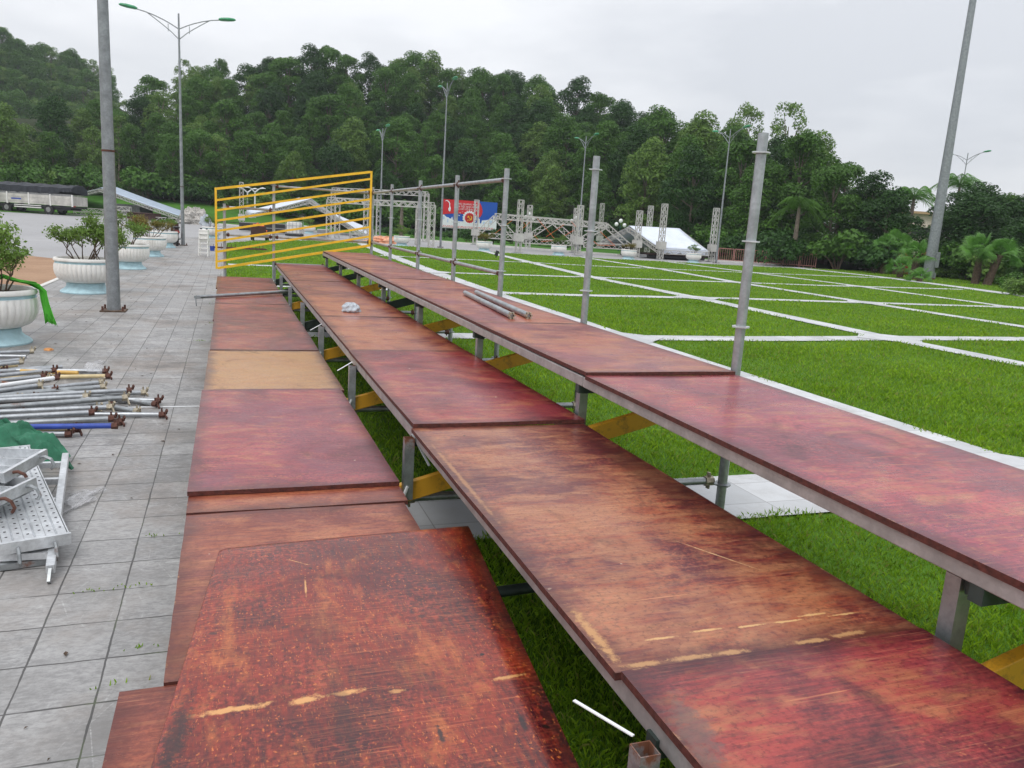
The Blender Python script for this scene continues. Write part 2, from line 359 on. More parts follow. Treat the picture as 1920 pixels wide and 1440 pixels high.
def tile_mat():
    q = NT('slate_paving')
    sx = q.n('ShaderNodeSeparateXYZ', {0: q.obj})
    TX, TY = 0.2835, 0.315
    u = q.math('DIVIDE', q.math('ADD', sx.outputs[0], 0.4716), TX); v = q.math('DIVIDE', q.math('SUBTRACT', sx.outputs[1], 3.885), TY)
    # joints wander a little
    wn = q.math('MULTIPLY', q.math('SUBTRACT', q.noise(3.0, 4, 0.7), 0.5), 0.045)
    u = q.math('ADD', u, wn); v = q.math('ADD', v, wn)
    fu, fv = q.math('FRACT', u), q.math('FRACT', v)
    du = q.math('MINIMUM', fu, q.math('SUBTRACT', 1.0, fu)); dv = q.math('MINIMUM', fv, q.math('SUBTRACT', 1.0, fv))
    idv = q.n('ShaderNodeCombineXYZ', {0: q.math('FLOOR', u), 1: q.math('FLOOR', v)})
    wnz = q.n('ShaderNodeTexWhiteNoise', {'Vector': idv}, noise_dimensions='2D')
    rnd = wnz.outputs['Value']
    # slate figure, shifted tile by tile
    sh = q.n('ShaderNodeVectorMath', {0: q.obj, 1: q.n('ShaderNodeVectorMath', {0: wnz.outputs['Color'], 1: (7, 7, 7)}, operation='MULTIPLY')}, operation='ADD')
    f1 = q.noise(3.5, 9, 0.72, vec=sh.outputs[0], sc=(1, 2.4, 1), dist=1.2)
    f2 = q.noise(26, 5, 0.75, vec=sh.outputs[0], sc=(1, 2.0, 1))
    base = q.mix(q.ramp(q.math('POWER', rnd, 0.7), 0, 1), (0.20, 0.198, 0.198), (0.40, 0.39, 0.382))
    base = q.mix(q.ramp(f1, 0.38, 0.56, 0.8, 0), base, (0.165, 0.16, 0.158))
    base = q.mix(q.ramp(f2, 0.46, 0.66, 0, 0.6), base, (0.47, 0.465, 0.46))
    base = q.mix(q.ramp(f2, 0.5, 0.34, 0, 0.6), base, (0.12, 0.115, 0.115))
    base = q.mix(q.ramp(q.noise(0.7, 6, 0.75), 0.46, 0.62, 0, 0.65), base, (0.20, 0.155, 0.12))
    base = q.mix(q.ramp(q.noise(1.6, 7, 0.78, off=(2, 9, 1)), 0.49, 0.62, 0, 0.62), base, (0.10, 0.095, 0.09))   # earth stains
    # white scuffs
    v1 = q.n('ShaderNodeTexVoronoi', {'Vector': q.n('ShaderNodeMapping', {'Vector': q.obj, 'Rotation': (0, 0, 0.5), 'Scale': (3, 1.2, 1)}), 'Scale': 2.3, 'Randomness': 1.0}, feature='DISTANCE_TO_EDGE').outputs['Distance']
    sc = q.math('MULTIPLY', q.ramp(v1, 0.0, 0.018, 1, 0), q.ramp(q.noise(1.7, 5, 0.7, off=(4, 4, 4)), 0.53, 0.62))
    base = q.mix(q.math('MULTIPLY', sc, q.ramp(f2, 0.4, 0.6)), base, (0.55, 0.55, 0.54))
    fbig = q.noise(0.25, 3, 0.6, off=(1, 2, 3))
    base = q.mix(q.ramp(fbig, 0.35, 0.7, 0, 0.35), base, (0.36, 0.355, 0.35))
    jn = q.noise(2.0, 5, 0.7, off=(8, 1, 1))
    jw = q.ramp(jn, 0.3, 0.7, 0.006, 0.021)
    jm = q.math('MAXIMUM', q.math('LESS_THAN', du, jw), q.math('MULTIPLY', q.math('LESS_THAN', dv, jw), q.ramp(jn, 0.35, 0.5, 0.35, 1)))
    c = q.mix(q.math('MULTIPLY', jm, 0.9), base, q.mix(q.ramp(q.noise(5, 5, 0.7, off=(2, 2, 2)), 0.55, 0.66), (0.05, 0.047, 0.045), (0.055, 0.075, 0.025)))
    q.set(Base_Color=c, Roughness=q.ramp(f1, 0.3, 0.7, 0.35, 0.65))
    q.bump(q.math('SUBTRACT', q.math('ADD', q.math('MULTIPLY', f2, 0.5), f1), q.math('MULTIPLY', jm, 1.5)), 0.35, 0.006)
    return q.mat
def path_mat():
    q = NT('pale_granite_path')
    sx = q.n('ShaderNodeSeparateXYZ', {0: q.obj})
    u = q.math('DIVIDE', q.math('ADD', sx.outputs[0], 0.05), 0.40); v = q.math('DIVIDE', sx.outputs[1], 0.40)
    fu, fv = q.math('FRACT', u), q.math('FRACT', v)
    d = q.math('MINIMUM', q.math('MINIMUM', fu, q.math('SUBTRACT', 1.0, fu)), q.math('MINIMUM', fv, q.math('SUBTRACT', 1.0, fv)))
    rnd = q.n('ShaderNodeTexWhiteNoise', {'Vector': q.n('ShaderNodeCombineXYZ', {0: q.math('FLOOR', u), 1: q.math('FLOOR', v)})}, noise_dimensions='2D').outputs['Value']
    f = q.noise(6, 7, 0.7)
    c = q.mix(rnd, (0.43, 0.445, 0.46), (0.60, 0.61, 0.625))
    c = q.mix(q.ramp(f, 0.45, 0.75, 0, 0.5), c, (0.36, 0.36, 0.35))
    c = q.mix(q.ramp(q.noise(1.1, 6, 0.75, off=(3, 3, 3)), 0.54, 0.72, 0, 0.55), c, (0.22, 0.20, 0.16))
    c = q.mix(q.math('MULTIPLY', q.math('LESS_THAN', d, 0.009), 0.6), c, (0.14, 0.13, 0.12))
    q.set(Base_Color=c, Roughness=0.6); q.bump(f, 0.15, 0.004)
    return q.mat
def asphalt_mat():
    q = NT('wet_concrete_road')
    f = q.noise(0.08, 6, 0.65, sc=(1, 2.2, 1)); g = q.noise(9, 5, 0.7); h = q.noise(0.6, 5, 0.6)
    c = q.mix(q.ramp(f, 0.35, 0.65), (0.30, 0.295, 0.30), (0.38, 0.375, 0.38))
    c = q.mix(q.ramp(g, 0.4, 0.7, 0, 0.3), c, (0.2, 0.2, 0.2)); c = q.mix(q.ramp(h, 0.55, 0.7, 0, 0.35), c, (0.25, 0.235, 0.22))
    q.set(Base_Color=c, Roughness=q.ramp(f, 0.3, 0.7, 0.42, 0.62)); q.bump(g, 0.2, 0.004)
    return q.mat
def ground_mat(name, a, b, c3=None, sc=0.6):
    q = NT(name)
    f = q.noise(sc, 8, 0.7); g = q.noise(sc*25, 5, 0.7)
    c = q.mix(q.ramp(f, 0.35, 0.65), a, b)
    if c3: c = q.mix(q.ramp(g, 0.5, 0.7, 0, 0.8), c, c3)
    q.set(Base_Color=c, Roughness=0.95); q.bump(g, 0.5, 0.02)
    q.b.inputs['Specular IOR Level'].default_value = 0.1
    return q.mat
def stone_wall_mat():
    q = NT('grey_stone_wall')
    br = q.n('ShaderNodeTexBrick', {'Vector': q.n('ShaderNodeMapping', {'Vector': q.tc.outputs['UV']}), 'Color1': (0.22, 0.22, 0.22), 'Color2': (0.34, 0.34, 0.33), 'Mortar': (0.66, 0.66, 0.66), 'Scale': 1.0, 'Mortar Size': 0.09, 'Brick Width': 1.5, 'Row Height': 0.62})
    q.set(Base_Color=q.mix(q.ramp(q.noise(3, 5), 0.3, 0.7, 0, 0.3), br.outputs['Color'], (0.15, 0.15, 0.15)), Roughness=0.9)
    return q.mat
def planter_mat():
    q = NT('white_planter_paint')
    f = q.noise(5, 6, 0.7); g = q.noise(2.2, 4, off=(5, 5, 5), sc=(1, 1, 0.4))
    c = q.mix(q.ramp(f, 0.45, 0.75, 0, 0.5), (0.78, 0.77, 0.74), (0.58, 0.55, 0.50))
    c = q.mix(q.ramp(g, 0.55, 0.75, 0, 0.4), c, (0.36, 0.32, 0.26))
    q.set(Base_Color=c, Roughness=0.7); q.bump(f, 0.1, 0.004)
    return q.mat
M['tile'] = tile_mat(); M['path'] = path_mat(); M['road'] = asphalt_mat(); M['planter'] = planter_mat(); M['stone'] = stone_wall_mat()
M['planter_blue'] = simple('pale_blue_paint', (0.38, 0.55, 0.60), 0.7, 0, 0.22, 5)
M['lawnsoil'] = ground_mat('lawn_soil', (0.06, 0.14, 0.017), (0.10, 0.21, 0.024), (0.06, 0.055, 0.02), 1.3)
M['earth'] = ground_mat('orange_earth', (0.40, 0.26, 0.17), (0.28, 0.17, 0.11), (0.42, 0.31, 0.22), 0.6)
M['bank'] = ground_mat('grass_bank', (0.045, 0.13, 0.018), (0.075, 0.19, 0.025), (0.03, 0.08, 0.012), 0.25)
M['forest_floor'] = ground_mat('forest_floor', (0.012, 0.022, 0.008), (0.03, 0.045, 0.014), (0.05, 0.03, 0.018), 0.15)
def grass_blade_mat():
    q = NT('grass_blades')
    geo = q.n('ShaderNodeNewGeometry'); P_ = geo.outputs['Position']
    f = q.noise(0.35, 4, 0.6, vec=P_); g = q.noise(2.2, 4, 0.7, vec=P_); r_ = geo.outputs['Random Per Island']
    c = q.mix(q.ramp(f, 0.35, 0.68), (0.20, 0.36, 0.015), (0.33, 0.52, 0.02))
    c = q.mix(q.ramp(g, 0.4, 0.7, 0, 0.55), c, (0.31, 0.48, 0.03))
    c = q.mix(q.ramp(q.noise(0.9, 6, 0.75, vec=P_, off=(3, 3, 0)), 0.56, 0.72, 0, 0.5), c, (0.33, 0.36, 0.07))
    c = q.mix(q.ramp(r_, 0.0, 1.0, 0, 0.65), c, (0.05, 0.15, 0.012))
    c = q.mix(q.ramp(r_, 0.93, 0.95, 0, 0.8), c, (0.30, 0.30, 0.08))
    q.set(Base_Color=c, Roughness=0.5); q.b.inputs['Specular IOR Level'].default_value = 0.3
    tr = q.n('ShaderNodeBsdfTranslucent', {'Color': c})
    ms = q.n('ShaderNodeMixShader', {0: 0.35, 1: q.b.outputs[0], 2: tr}); q.t.links.new(ms.outputs[0], q.out.inputs['Surface'])
    return q.mat
M['grass'] = grass_blade_mat()
def plastic_mat(name, col, alpha):
    q = NT(name); q.set(Base_Color=col, Roughness=0.25, Alpha=q.ramp(q.noise(6, 5, 0.7), 0.3, 0.7, alpha*0.5, min(1, alpha*1.5)))
    q.bump(q.noise(14, 5, 0.7), 0.6, 0.02); return q.mat
M['plastic'] = plastic_mat('clear_plastic', (0.7, 0.7, 0.72), 0.16)
M['bag'] = simple('white_plastic_bag', (0.42, 0.46, 0.50), 0.3, 0, 0.25, 25, 0.5)

# ------------------------------------------------------------------ setting
def sheet(name, pts, z, mat, kind='structure'):
    mb = MB(); mb.quad([(x, y, 0) for x, y in pts]); o = mb.build(name, mat); o.location.z = z
    bm = bmesh.new(); bm.from_mesh(o.data); bmesh.ops.triangulate(bm, faces=bm.faces); bm.to_mesh(o.data); bm.free()
    for p in o.data.polygons:
        if p.normal.z < 0: p.flip()
    return tag(o, kind=kind)
sheet('ground', [(-400, -55), (400, -55), (400, 395), (-400, 395)], -0.10, M['bank'])
sheet('road', [(-160, 14), (-3.45, 14), (-3.45, 43), (60, 43), (60, 51), (39, 54), (29, 57), (23, 62), (16, 71), (8, 82), (-6, 96), (-30, 100), (-160, 104)], -0.05, M['road'])
sheet('road_verge_earth', [(-30, 8), (-3.6, 8), (-3.6, 22), (-4.4, 27), (-7.0, 29.5), (-30, 30)], -0.035, M['earth'])
sheet('paving', [(-9, -6), (-0.06, -6), (-0.06, 44), (1.5, 49), (-1.5, 50.5), (-3.5, 47), (-3.52, 10), (-9, 10)], 0.0, M['tile'])
mb = MB(); mb.box((-3.57, 28, -0.02), (0.10, 36, 0.09)); tag(mb.build('paving_kerb', M['stone_trim'], bevel=0.01), kind='structure')
# far kerb and verge path
mb = MB()
fk = [(60, 51), (39, 54), (29, 57), (23, 62), (16, 71), (8, 82), (-6, 96), (-30, 100)]
for a, b in zip(fk[:-1], fk[1:]): mb.bar((a[0], a[1]+.1, 0.0), (b[0], b[1]+.1, 0.0), 0.25, 0.16)
tag(mb.build('kerb', M['stone_trim']), kind='structure')
sheet('footpath', [(60, 51.3), (39, 54.3), (29, 57.3), (23, 62.3), (16, 71.3), (8, 82.3), (-6, 96.3), (-6, 99), (9, 85), (17.5, 74), (25, 65), (31, 60), (41, 57), (60, 54)], -0.02, M['path'])

LAWN = [(-0.05, -5), (-0.05, 44), (1.0, 48), (3.2, 52.4), (5.3, 54.6), (7.2, 54.2), (9.2, 53), (12, 52.4), (15, 50.6), (20, 48.7), (30, 48), (36, 47.5), (38.4, 48.3), (38.3, 40), (36.2, 32.3), (34.2, 26.3), (33.2, 20), (32, 8), (30, -5)]
PALM_LAWN = [(39.7, 48.8), (39.6, 39.8), (37.5, 32), (35.5, 26), (34.5, 20), (33.5, 8), (60, 8), (80, 50), (60, 50.5), (48, 49.5)]
sheet('lawn_soil', LAWN, -0.012, M['lawnsoil'])
sheet('lawn_soil', PALM_LAWN, -0.012, M['lawnsoil'])
VP = [[(6.40, -5), (6.42, 10), (6.55, 19.5), (6.9, 29), (7.35, 38.5), (8.2, 53)],
      [(12.9, -5), (12.75, 12.5), (13.2, 20), (13.3, 28), (14.4, 38), (15.9, 51)],
      [(19.7, -5), (19.7, 17), (20.2, 28), (21.4, 37), (21.9, 48.2)],
      [(26.6, -5), (26.5, 21), (27.6, 31), (28, 47.8)]]
HP = [[(0.0, 4.55), (34, 4.7)], [(0.0, 12.2), (9, 12.35), (13.5, 12.75), (33, 13.5)], [(0.0, 20.2), (9, 20.3), (15, 20.9), (33.2, 21.1)],
      [(0.0, 27.5), (8, 27.7), (15, 28.5), (25, 29.1), (35, 30.6)], [(7.3, 38), (14.6, 37.9), (18, 37.5), (28, 38.0), (38.1, 39)]]
PW = 0.29
def strip(mb, pl, hw, z):
    L = []; Rr = []
    for i, p in enumerate(pl):
        a = Vector(pl[max(i-1, 0)]); b = Vector(pl[min(i+1, len(pl)-1)]); t = (b-a).normalized(); n = Vector((-t.y, t.x))
        L.append(Vector(p)+n*hw); Rr.append(Vector(p)-n*hw)
    for i in range(len(pl)-1):
        mb.quad([(Rr[i].x, Rr[i].y, z), (Rr[i+1].x, Rr[i+1].y, z), (L[i+1].x, L[i+1].y, z), (L[i].x, L[i].y, z)])
mb = MB()
for p in VP: strip(mb, p, PW, 0.008)
for k, p in enumerate(HP): strip(mb, p, 0.42 if k == 0 else PW, 0.004)
def cross(p, q):
    for a, b in zip(p[:-1], p[1:]):
        for c, d in zip(q[:-1], q[1:]):
            r = Vector(b)-Vector(a); s = Vector(d)-Vector(c); den = r.x*s.y-r.y*s.x
            if abs(den) < 1e-6: continue
            e = Vector(c)-Vector(a); t = (e.x*s.y-e.y*s.x)/den; u = (e.x*r.y-e.y*r.x)/den
            if 0 <= t <= 1 and 0 <= u <= 1: return Vector(a)+r*t
for p in VP:
    for q in HP:
        x = cross(p, q)
        if x is not None:
            h = .84; mb.quad([(x.x+h, x.y, .012), (x.x, x.y+h, .012), (x.x-h, x.y, .012), (x.x, x.y-h, .012)])
PER = [(39.05, 49), (38.95, 40), (36.85, 32.2), (34.85, 26.2), (33.85, 20), (32.7, 8)]
strip(mb, PER, 0.62, 0.006)
tag(mb.build('path', M['path']), kind='structure')
mb = MB(); mb.box((-0.8, 7.61, 0.004), (1.7, 0.025, 0.006)); mb.build('paving_line', M['white_paint'])['kind'] = 'structure'

def inpoly(x, y, poly):
    r = np.zeros(x.shape, bool); n = len(poly)
    for i in range(n):
        x1, y1 = poly[i]; x2, y2 = poly[(i+1) % n]
        if y1 == y2: continue
        c = ((y1 > y) != (y2 > y)) & (x < (x2-x1)*(y-y1)/(y2-y1)+x1); r ^= c
    return r
def dpl(x, y, pl):
    d = np.full(x.shape, 1e9)
    for (x1, y1), (x2, y2) in zip(pl[:-1], pl[1:]):
        dx, dy = x2-x1, y2-y1; t = np.clip(((x-x1)*dx+(y-y1)*dy)/(dx*dx+dy*dy), 0, 1)
        d = np.minimum(d, np.hypot(x-x1-t*dx, y-y1-t*dy))
    return d
def grass():
    cs = 0.5
    gx, gy = np.meshgrid(np.arange(-0.5, 80, cs), np.arange(-1, 56, cs)); gx = gx.ravel()+cs/2; gy = gy.ravel()+cs/2
    az = np.degrees(np.arctan2(gx, gy)); d = np.sqrt(gx**2+gy**2+CAMZ**2)
    keep = (az > -18) & (az < 62); gx, gy, d = gx[keep], gy[keep], d[keep]
    dens = np.minimum(6900, 6900*(3.6/d)**1.66)*cs*cs
    cnt = rng.poisson(dens)
    X = np.repeat(gx, cnt)+(rng.random(cnt.sum())-.5)*cs; Y = np.repeat(gy, cnt)+(rng.random(cnt.sum())-.5)*cs
    ok = inpoly(X, Y, LAWN) | inpoly(X, Y, PALM_LAWN)
    dv = np.min([dpl(X, Y, p) for p in VP], axis=0); dh = np.min([dpl(X, Y, p)-(0.13 if i == 0 else 0) for i, p in enumerate(HP)], axis=0)
    wob = 0.05*np.sin(X*3.1+Y*1.7)+0.04*np.sin(X*7.3-Y*5.1)+rng.normal(0, 0.03, X.shape)
    inl = X < 33
    ok &= (dv > PW+wob) & (dh > PW+wob) & ((dv+dh > 0.58+0.22+wob) | ~inl)
    X, Y = X[ok], Y[ok]; n = len(X); D = np.sqrt(X**2+Y**2+CAMZ**2)
    # thin, patchy places
    pt = np.sin(X*1.3+2*np.sin(Y*.9))*np.sin(Y*1.7+X*.6); tl = 0.85+0.25*pt
    h = (0.028+0.036*rng.random(n))*tl*np.clip(0.9+0.02*D, .9, 1.25)
    wd = 0.0040*np.maximum(1, D/3.6)**0.82*(0.7+0.6*rng.random(n))
    a = rng.random(n)*2*pi; ln = (0.15+0.75*rng.random(n))*h; b = rng.random(n)*2*pi
    ax, ay = np.cos(a)*wd/2, np.sin(a)*wd/2; lx, ly = np.cos(b)*ln, np.sin(b)*ln
    z0 = np.full(n, -0.012)
    V = np.empty((n, 4, 3))
    V[:, 0] = np.stack([X-ax, Y-ay, z0], 1); V[:, 1] = np.stack([X+ax, Y+ay, z0], 1)
    V[:, 2] = np.stack([X+ax*.8+lx*.35, Y+ay*.8+ly*.35, z0+h*.62], 1)
    V[:, 3] = np.stack([X+lx, Y+ly, z0+h*(1.0-0.2*rng.random(n))], 1)
    F = np.arange(n*4).reshape(n, 4)
    o = np_mesh('grass', V.reshape(-1, 3), F, M['grass']); tag(o, 'bright green lawn grass between the pale paths', 'grass', kind='stuff')
    return n
print('grass blades', grass())

# ------------------------------------------------------------------ hill
TOP = [(-400, 60), (-150, 95), (0, 112), (60, 108), (120, 112), (190, 112), (250, 116), (300, 126), (335, 140), (352, 122), (420, 117), (460, 120), (500, 99), (540, 96),
       (600, 80), (640, 88), (680, 101), (730, 92), (800, 98), (828, 130), (870, 114), (930, 130), (1000, 145), (1080, 146), (1120, 160), (1170, 186), (1200, 205),
       (1240, 188), (1290, 206), (1330, 228), (1380, 222), (1440, 215), (1500, 240), (1540, 282), (1600, 296), (1650, 318), (1690, 335), (1710, 372), (1760, 420), (1795, 352), (1850, 350), (1900, 372), (2000, 372), (2400, 370)]
FOOT = [(-400, 130), (0, 122), (400, 118), (600, 110), (830, 114), (960, 111), (1100, 98), (1200, 90), (1400, 74), (1500, 70), (1900, 66), (2400, 60)]
def interp(T, x): return float(np.interp(x, [t[0] for t in T], [t[1] for t in T]))
def azpx(px):
    d = ray(px, HY(px)); return atan2(d.x, d.y)
PXS = np.arange(-400, 2401, 20); AZS = np.array([azpx(p) for p in PXS])
def px_of(az): return float(np.interp(az, AZS, PXS))
def tan_top(px):
    d = ray(px, interp(TOP, px)); return d.z/sqrt(d.x**2+d.y**2)
def foot(az): return interp(FOOT, px_of(az))
def slope_len(az): return float(np.interp(px_of(az), [-400, 1000, 1400, 1550, 2400], [52, 46, 34, 20, 18]))
TSM = {}
def hmax(az):
    px = px_of(az); v = np.mean([tan_top(px+d) for d in (-90, -50, 0, 50, 90)])
    return max(0.0, v*(foot(az)+slope_len(az))+CAMZ-9.5)
def hill_h(az, r):
    f = foot(az); L = slope_len(az); t = (r-f+2)/L
    bank = 0.0
    if px_of(az) < 640: bank = 2.4*min(1, max(0, (r-100)/18.0))*min(1, (640-px_of(az))/120)
    if t <= 0: return bank
    if t > 1: return max(bank, hmax(az)-(r-f-L)*0.12)
    return max(bank, hmax(az)*(t**0.9))
mb = MB(); rows = []
azs = np.linspace(AZS[0], AZS[-1], 110); rs = [98, 104, 110, 118, 126, 134, 142, 150, 160, 175, 200]
rsn = [62, 66, 70, 76, 82, 90]+rs
V = []
for az in azs:
    for r in rsn:
        h = hill_h(az, r); V.append((r*sin(az), r*cos(az), h-0.16 if h < 0.03 else h))
F = []
nr = len(rsn)
for i in range(len(azs)-1):
    for j in range(nr-1): F.append((i*nr+j, i*nr+j+1, (i+1)*nr+j+1, (i+1)*nr+j))
hill = np_mesh('hill', np.array(V), np.array(F), M['forest_floor']); tag(hill, kind='structure')
# grassy bank at the left, a little above the terrain sheet
V = []; F = []; azb = [azpx(p) for p in range(-300, 641, 30)]; rb = [97.5, 100, 104, 108, 112, 116, 119]
for az in azb:
    for r in rb: V.append((r*sin(az), r*cos(az), max(hill_h(az, r), 0)+0.06-(0.1 if r < 98 else 0)))
for i in range(len(azb)-1):
    for j in range(len(rb)-1): F.append((i*7+j, i*7+j+1, (i+1)*7+j+1, (i+1)*7+j))
tag(np_mesh('grass_bank', np.array(V), np.array(F), M['bank']), kind='structure')

# ------------------------------------------------------------------ trees
def leaves(cs, rads, per, size, rg, shell=0.55, flat=0.8, up=0.35, droop=0.0, asp=0.55):
    V = []; n_all = 0; out = []
    for c, r in zip(cs, rads):
        n = max(8, int(per*r*r)); u = rg.normal(size=(n, 3)); u /= np.linalg.norm(u, axis=1)[:, None]
        u[:, 2] = np.where(u[:, 2] < -0.35, -u[:, 2], u[:, 2])
        rr = r*(shell+(1.08-shell)*rg.random(n)**0.6)
        p = np.array(c)+u*rr[:, None]*np.array([1, 1, flat])
        nn = u*.8+rg.normal(size=(n, 3))*0.6+np.array([0, 0, up]); nn /= np.linalg.norm(nn, axis=1)[:, None]
        t = rg.normal(size=(n, 3)); t[:, 2] -= droop; t -= nn*(t*nn).sum(1)[:, None]; t /= np.linalg.norm(t, axis=1)[:, None]
        b = np.cross(nn, t); s = (size*(0.6+0.8*rg.random(n)))[:, None]
        q = np.stack([p-t*s*.5, p+b*s*asp*.5+t*s*.05, p+t*s*.5, p-b*s*asp*.5+t*s*.05], 1); out.append(q)
    V = np.concatenate(out); n = len(V)
    return V.reshape(-1, 3), np.arange(n*4).reshape(n, 4)
def make_tree(name, seed, rad, h0, H, ncl, cr, per, size, lm, shape='egg', flat=0.8, droop=0.0, trunk_r=0.16, lean=0.3):
    rg = np.random.default_rng(seed); cs = []; rads = []
    ang0 = rg.random()*6.28
    lx, ly = rg.normal(0, lean, 2)
    for k in range(ncl):
        t = (k+0.5)/ncl; z = h0+(H-h0)*t
        if shape == 'egg': w_ = sqrt(max(.05, 1-(2*t-.85)**2*.80))*(.8+.2*sin(k*1.7))
        elif shape == 'round': w_ = sqrt(max(0.02, 1-(2*t-0.9)**2*0.95))
        else: w_ = 0.35+0.65*t if t < .75 else 0.9*(1-t)*3.2+0.1
        a = ang0+k*2.4+rg.normal(0, .35); rr = rad*w_*(0.45+0.55*rg.random()**.6)
        cs.append((lx*t+cos(a)*rr, ly*t+sin(a)*rr, z+rg.normal(0, .3)-cr*.5)); rads.append(cr*(0.6+0.75*rg.random()))
    V, F = leaves(cs, rads, per, size, rg, flat=flat, droop=droop)
    root = empty(name)
    crown = np_mesh('crown', V, F, lm, root)
    mb = MB(); top = (lx*.9, ly*.9, H*0.86)
    pts = [(lx*t*t, ly*t*t+0.12*sin(t*5), H*0.86*t) for t in (0, .2, .45, .7, 1)]
    mb.tube([(p[0], p[1], p[2]-.4 if i == 0 else p[2]) for i, p in enumerate(pts)], [trunk_r*1.3, trunk_r, trunk_r*.8, trunk_r*.55, trunk_r*.2], 6, cap=False)
    for c, r in list(zip(cs, rads))[::2]:
        zz = max(h0*0.6, c[2]*0.72); t = min(1, zz/(H*0.86)); s0 = (lx*t*t, ly*t*t, zz)
        mb.tube([s0, ((s0[0]+c[0])*.5, (s0[1]+c[1])*.5, (zz+c[2])*.5-.1), c], [trunk_r*.4, trunk_r*.28, trunk_r*.12], 4, cap=False)
    mb.build('trunk', M['trunk'], root)
    return root
KINDS = {
 'round': make_tree('broadleaf_tree', 11, 3.0, 2.2, 10, 46, 1.0, 300, 0.25, M['leaf_mid'], 'round', 1.0),
 'dense': make_tree('broadleaf_tree', 12, 3.2, 1.2, 10, 60, 1.0, 290, 0.25, M['leaf_dark'], 'egg', 1.05),
 'tall': make_tree('broadleaf_tree', 13, 2.1, 2.6, 10, 40, .85, 330, 0.24, M['leaf_mid'], 'egg', 1.0, 0.9),
 'airy': make_tree('broadleaf_tree', 14, 2.6, 3.8, 10, 34, .75, 260, 0.23, M['leaf_light'], 'vase', 1.0, 0.8),
 'light': make_tree('broadleaf_tree', 15, 2.5, 1.8, 10, 48, .9, 320, 0.24, M['leaf_light'], 'egg', .95, 1.0),
 'dark2': make_tree('broadleaf_tree', 16, 2.7, 1.6, 10, 46, .95, 320, 0.25, M['leaf_dark'], 'round', 1.0),
 'mid2': make_tree('broadleaf_tree', 17, 2.8, 1.4, 10, 52, .9, 320, 0.25, M['leaf_mid'], 'egg', .95, .7),
 'sparse': make_tree('broadleaf_tree', 18, 2.4, 4.6, 10, 26, .62, 260, 0.22, M['leaf_light'], 'vase', .9, 0.5)}
TLAB = {'round': 'round-crowned mid green tree in the wood on the hill', 'dense': 'broad dense dark green tree in the wood on the hill',
 'tall': 'tall narrow mid green tree in the wood on the hill', 'airy': 'airy pale green tree with an open spreading top in the hill wood',
 'light': 'light yellow-green drooping tree in the wood on the hill', 'dark2': 'small compact dark green tree in the wood on the hill',
 'mid2': 'bushy egg-shaped mid green tree in the wood on the hill', 'sparse': 'thin pale tree with sparse tufts and bare lower stem in the hill wood'}
used = set()
def place_tree(kind, x, y, z, s, sxy=None, rz=None, label=None, group=None):
    o = KINDS[kind] if kind not in used else copy_tree(KINDS[kind])
    used.add(kind); o.location = (x, y, z); sxy = sxy or s
    o.scale = (sxy, sxy, s); o.rotation_euler = (0, 0, random.random()*6.28 if rz is None else rz)
    tag(o, label or TLAB[kind], 'tree', group or ('%s trees of the hill wood' % kind.replace('dark2', 'compact dark').replace('mid2', 'bushy')))
    return o
ntree = 0
ring = 0
for ring in range(9):
    az = AZS[0]+R(10)+R(ring*1.3)
    while az < AZS[-1]-R(6):
        px = px_of(az); f = foot(az); L = slope_len(az); nring = max(3, int(L/5.6))
        if ring < nring:
            r = f+ring*5.6+random.uniform(-2, 2); a2 = az+random.uniform(-.009, .009); pxx = px_of(a2)
            if -90 < pxx < 2010:
                h = hill_h(a2, r); lim = tan_top(pxx)*r+CAMZ - h
                last = ring >= nring-1
                H = min(random.uniform(7.5, 11.5), lim*0.97)
                if last: H = min(max(lim*random.uniform(0.90, 1.02), 4), 13)
                if pxx > 1540: H = min(random.uniform(.8, 1.0)*lim, 12)
                gap = 1672 < pxx < 1795
                if H > 2.6 and not gap:
                    if pxx < 480: kk = random.choice(['airy', 'light', 'tall', 'mid2', 'airy', 'dense', 'tall', 'sparse'])
                    elif pxx > 1420: kk = random.choice(['dense', 'dark2', 'round', 'dense', 'mid2'])
                    else: kk = random.choice(['round', 'dense', 'tall', 'light', 'dark2', 'mid2', 'round', 'mid2', 'tall'])
                    if last: kk = random.choice(['airy', 'round', 'dense', 'mid2', 'light', 'dark2'])
                    s = H/10.3; place_tree(kk, r*sin(a2), r*cos(a2), h-0.3, s, max(s, .8)*random.uniform(.95, 1.2)*(1.1 if last else 1)); ntree += 1
        az += (random.uniform(3.3, 4.3) if ring == nring-1 else random.uniform(4.8, 6.4))/(f+ring*5.6)
print('trees', ntree)
# tall open trees standing above the rest
for px, ty, r, kk, lab in ((1412, 192, 118, 'airy', 'pale airy tree topping the wood, left of the nearest scaffold post'),
                      (1492, 192, 116, 'sparse', 'thin grey-green tree topping the wood, right of the nearest scaffold post'),
                      (350, 112, 168, 'sparse', 'thin tree standing alone above the wood behind the double street lamp'),
                      (420, 112, 165, 'tall', 'tall dark narrow tree topping the wood right of the double street lamp')):
    d = ray(px, ty); t = d.z/sqrt(d.x**2+d.y**2); az = atan2(d.x, d.y); z0 = hill_h(az, r)-2; H = t*r+CAMZ-z0
    place_tree(kk, r*sin(az), r*cos(az), z0, H/10.3, H/12.5, label=lab, group=None)
    ob = KINDS[kk] if False else COL.objects[-1]
